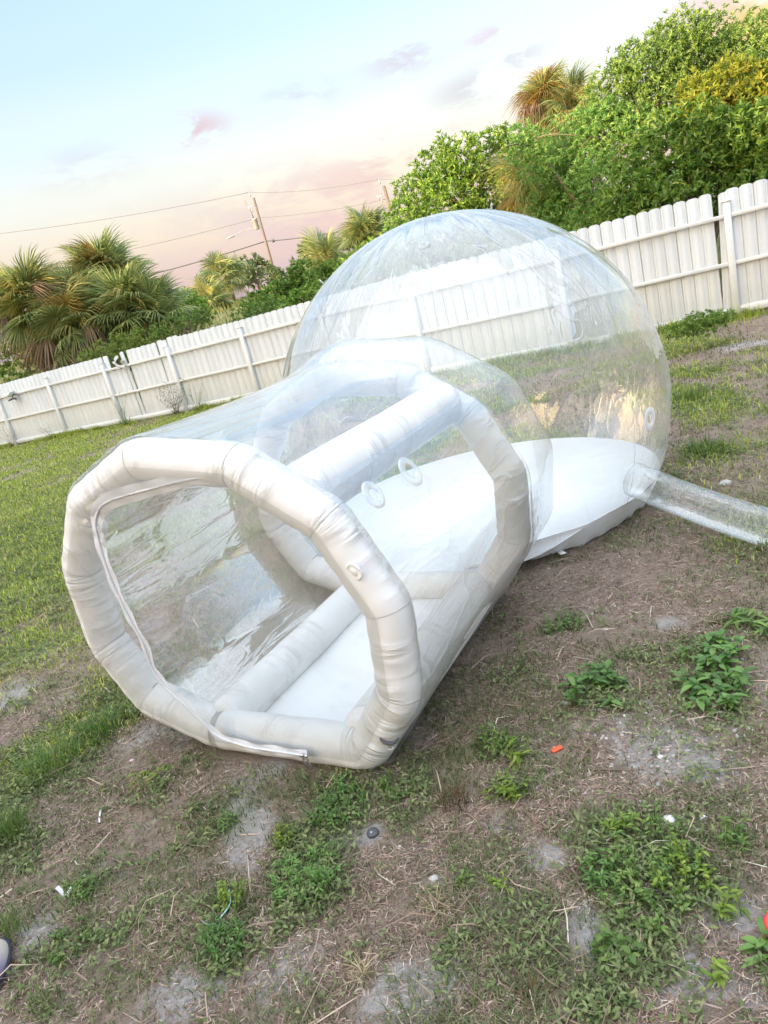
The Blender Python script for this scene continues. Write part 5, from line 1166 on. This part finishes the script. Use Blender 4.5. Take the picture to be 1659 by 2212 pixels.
def scrap(name, px, py, polys, label, cat, m, seed=0):
    c = lay(px, py); th = Thing(name, c, label, cat)
    for poly in polys:
        n_ = len(poly); cc = np.array(poly).mean(0); V = [c + np.array([*cc, .014])] + [c + np.array(p) for p in poly]; V2 = [v - ZA * .0008 for v in V]
        F = [[0, 1 + i, 1 + (i + 1) % n_] for i in range(n_)] + [[n_ + 1, n_ + 2 + (i + 1) % n_, n_ + 2 + i] for i in range(n_)]
        th.part('flap', mesh_np('flap', V + V2, [np.array(F)]), m)
    return th
cc2 = lambda L: [np.array(p) for p in L]
def sc3(L): return [(x, y, z) for x, y, z in L]
th = Thing('paper_scrap', lay(137, 1930), 'folded white paper scrap standing like a V on dry grass', 'paper scrap'); c = lay(137, 1935)
for sx, pts in ((-1, [(0, 0, .003), (-.012, .006, .028), (-.024, .012, .046), (-.012, .016, .052), (-.001, .012, .036), (.001, .004, .014)]), (1, [(0, 0, .003), (.016, .004, .012), (.034, .008, .034), (.028, .012, .037), (.012, .009, .024), (0, .006, .012)])):
    V = [c + np.array(p) for p in pts]; V2 = [v + np.array([.0005, .001, 0]) for v in V]; k = len(V); F = [[0, i, i + 1] for i in range(1, k - 1)] + [[k, k + i + 1, k + i] for i in range(1, k - 1)]
    th.part('flap', mesh_np('flap', V + V2, [np.array(F)]), PW)
c0_, L = lay(470, 1985), []
for px, py in ((497, 1930), (501, 1945), (501, 1960), (494, 1975), (482, 1986), (470, 1994), (455, 1998), (443, 1996), (436, 1990)): p = lay(px, py); L.append(p + ZA * (.012 + .01 * math.sin(px * .08)))
o = obj('cord', tube_mesh('cord', smooth(resample(np.array(L) - c0_, 40), 4), .0022, 6), plain('mint_cord', (.42, .68, .62), .5)); o.location = c0_; tag(o, 'curved pale blue green cord lying over a weed clump', 'cord')
a = lay(211, 1766); L = [lay(214, 1737), lay(211, 1750), lay(210, 1766)]
V, F = [], []
for i, p in enumerate(L): V += [p + np.array([-.004, 0, .006 + .004 * (i == 1)]), p + np.array([.004, 0, .008 + .004 * (i == 1)])]
V = V + [v - ZA * .0015 for v in V]
o = obj('plastic_strip', mesh_np('plastic_strip', np.array(V) - a, [np.array([[0, 1, 3, 2], [2, 3, 5, 4], [6, 8, 9, 7], [8, 10, 11, 9], [0, 2, 8, 6], [2, 4, 10, 8], [1, 7, 9, 3], [3, 9, 11, 5], [0, 6, 7, 1], [4, 5, 11, 10]])]), PW); o.location = a; tag(o, 'thin white plastic strip on the brown soil at left', 'strip')
def rock(px, py, r, label, m, seed, name='stone', cat='stone', sq=.7):
    rr_ = np.random.default_rng(seed); c = lay(px, py); V, F = [], []
    for i, (z, q) in enumerate(((-.3, .75), (.1, 1), (.5, .85), (.85, .45))):
        for j in range(9): a = j * 2 * PI / 9; k = rr_.uniform(.75, 1.2); V.append((math.cos(a) * r * q * k, math.sin(a) * r * q * k * sq, r * z * .7 * rr_.uniform(.85, 1.15)))
    F = [[i * 9 + j, i * 9 + (j + 1) % 9, (i + 1) * 9 + (j + 1) % 9, (i + 1) * 9 + j] for i in range(3) for j in range(9)]
    o = obj(name, mesh_np(name, V, [np.array(F), np.array([list(range(27, 36))])], None, False), m); o.location = c; return tag(o, label, cat)
ST = plain('pale_limestone', (.50, .48, .44), .85, 0, .2, 40, .6, 120); SW = plain('white_shell', (.72, .70, .66), .7, 0, .1, 40)
rock(937, 1898, .018, 'pale stone lying among weeds right of the large feathery clump', ST, 1)
rock(1445, 1768, .018, 'upright white stone above the wide weed patch', SW, 2, sq=1)
rock(1516, 1765, .016, 'flat white stone right of the upright white stone', SW, 3)
rock(1335, 2050, .013, 'white chip near the bottom right', SW, 4)
rock(1425, 1628, .012, 'white pebble at the edge of the pebbly patch', SW, 5)
rock(1350, 1541, .01, 'little white stone under the left broad leaved weeds', SW, 6)
rock(1222, 1518, .014, 'pale flat stone among dry stems right of the tent', ST, 7)
rock(1565, 1040, .05, 'larger pale stone in the grass behind the air duct', ST, 8)
rock(1510, 885, .03, 'small pale stone right of the dome', ST, 9)
rock(1035, 1745, .010, 'brown pebble between the reddish tuft and the sand', plain('brown_stone', (.25, .16, .1), .8), 10)
rock(180, 1885, .01, 'white chip near the paper scrap', SW, 11)
rock(563, 2052, .011, 'crumpled bit of white foil in the lower left middle', SW, 12, 'foil_bit', 'foil')
rock(200, 1838, .008, 'pink petal like scrap', plain('pink_scrap', (.7, .45, .6), .6), 13, 'pink_scrap', 'scrap') if False else None
rock(283, 1637, .012, 'small pink scrap on the soil left of the entrance', plain('pink_scrap', (.65, .42, .56), .6), 13, 'plastic_scrap', 'scrap')
rock(376, 1540, .012, 'grey white scrap by the left foot of the arch', ST, 14, 'plastic_scrap', 'scrap')
rock(1310, 1210 + 150, .009, 'white bit beside the small dark cushion', SW, 15)
rock(730, 2080, .006, 'white speck of shell on grey soil at the bottom', SW, 16)
# twigs
def twig(pts, r, label, m='twig'):
    P = [lay(*p) + ZA * .008 for p in pts]; o = obj('twig', tube_mesh('twig', smooth(resample(np.array(P) - P[0], 18), 2), np.linspace(r, r * .5, 18), 5), M[m]); o.location = P[0]; return tag(o, label, 'twig')
twig([(930, 1800), (1010, 1755), (1040, 1785), (1045, 1830)], .0022, 'bent pale dry stem right of the black cap')
twig([(900, 2120), (935, 2150), (930, 2200)], .0022, 'pale curved stem at the bottom middle')
twig([(1030, 1865), (1090, 1845), (1150, 1835)], .0022, 'long thin stem lying right of the pale stone')
twig([(1105, 1692), (1140, 1690), (1165, 1694)], .006, 'dark piece of bark on the sand', 'bark') if False else twig([(1285, 1660), (1330, 1659), (1372, 1662)], .006, 'dark flat piece of bark on the sand right of the bright spray', 'bark')
twig([(1220, 1390), (1255, 1400), (1275, 1409)], .003, 'short pale twig right of the tent')
# things cut by the frame edge
c = lay(-36, 2112)
th = Thing('padded_cushion', c, 'tip of a printed padded cushion with black piping at the left edge', 'cushion')
m, n, l, b = mat('printed_fabric'); co = N(n, 'ShaderNodeTexCoord'); sp = N(n, 'ShaderNodeSeparateXYZ'); l.new(co.outputs['Generated'], sp.inputs[0])
rp = ramp(n, [(0, (.30, .06, .05)), (.28, (.26, .16, .16)), (.45, (.16, .14, .22)), (.7, (.33, .30, .27)), (1, (.42, .39, .31))]); l.new(sp.outputs['Y'], rp.inputs[0]); l.new(rp.outputs[0], b.inputs['Base Color']); b.inputs['Roughness'].default_value = .9
def egg(t, k=1.0): return np.array([.078 * math.cos(t) * k * (1 - .15 * math.sin(t)), .125 * math.sin(t) * k, 0])
V, F = [], []; ks = (.02, .35, .65, .85, .96, 1.0); hs_ = (.062, .060, .054, .046, .036, .026)
for k, h in zip(ks, hs_):
    for j in range(40): V.append(c + egg(2 * PI * j / 40, k) + ZA * h)
for j in range(40): V.append(c + egg(2 * PI * j / 40, .92) + ZA * .004)
for i in range(len(ks)):
    for j in range(40): F.append([i * 40 + j, (i + 1) * 40 + j, (i + 1) * 40 + (j + 1) % 40, i * 40 + (j + 1) % 40])
th.part('cover', mesh_np('cover', V, [np.array(F), ], None, True), m)
NV = plain('navy_piping', (.012, .012, .03), .7)
th.part('piping', tube_mesh('piping', [c + egg(2 * PI * j / 40, 1.02) + ZA * .026 for j in range(40)], .0055, 6, closed=True), NV)
mb = MB(); q = c + egg(-.05, 1.12) + ZA * .024; bevel_box(mb, q, XA, YA, ZA, .018, .011, .008, .003); th.part('toggle', mb.mesh('toggle'), NV)
c = lay(1712, 2016); th = Thing('plastic_scoop', c, 'red plastic toy handle poking in at the right edge', 'toy'); RD = plain('red_plastic', (.72, .06, .045), .35)
L = [c + np.array([.05 * math.cos(t) , .055 * math.sin(t), .02]) for t in np.linspace(1.2, 2 * PI - .9, 30)]
th.part('handle', tube_mesh('handle', L, [.011] * 30, 10), RD)
mb = MB(); bevel_box(mb, c + np.array([.10, 0, .012]), XA, YA, ZA, .14, .09, .012, .004); th.part('blade', mb.mesh('blade'), RD)

# ------------------------------------------------------------------ trees behind the camera (mirrored in the film; they shade the yard from the low sun)
B = []
rg = random.Random(77)
for k in range(56):
    t = -44 + k * 2.0 + rg.uniform(-.8, .8); q0 = 30 + 3 * math.sin(k * .3) + rg.uniform(-2, 2); h = rg.uniform(6.2, 7.4)
    x, y = -.70 * q0 - .72 * t, -.72 * q0 + .70 * t
    for q in range(3): B.append((x + rg.uniform(-1, 1), y + rg.uniform(-1, 1), h * (.25 + .26 * q), 2.0, 1.9, h * .24))
V, F = leaf_cloud(B, 30000, 5, .95, .55, 401, .3)
tag(obj('far_treeline', mesh_np('far_treeline', V, [F]), LM['dark']), kind='stuff')
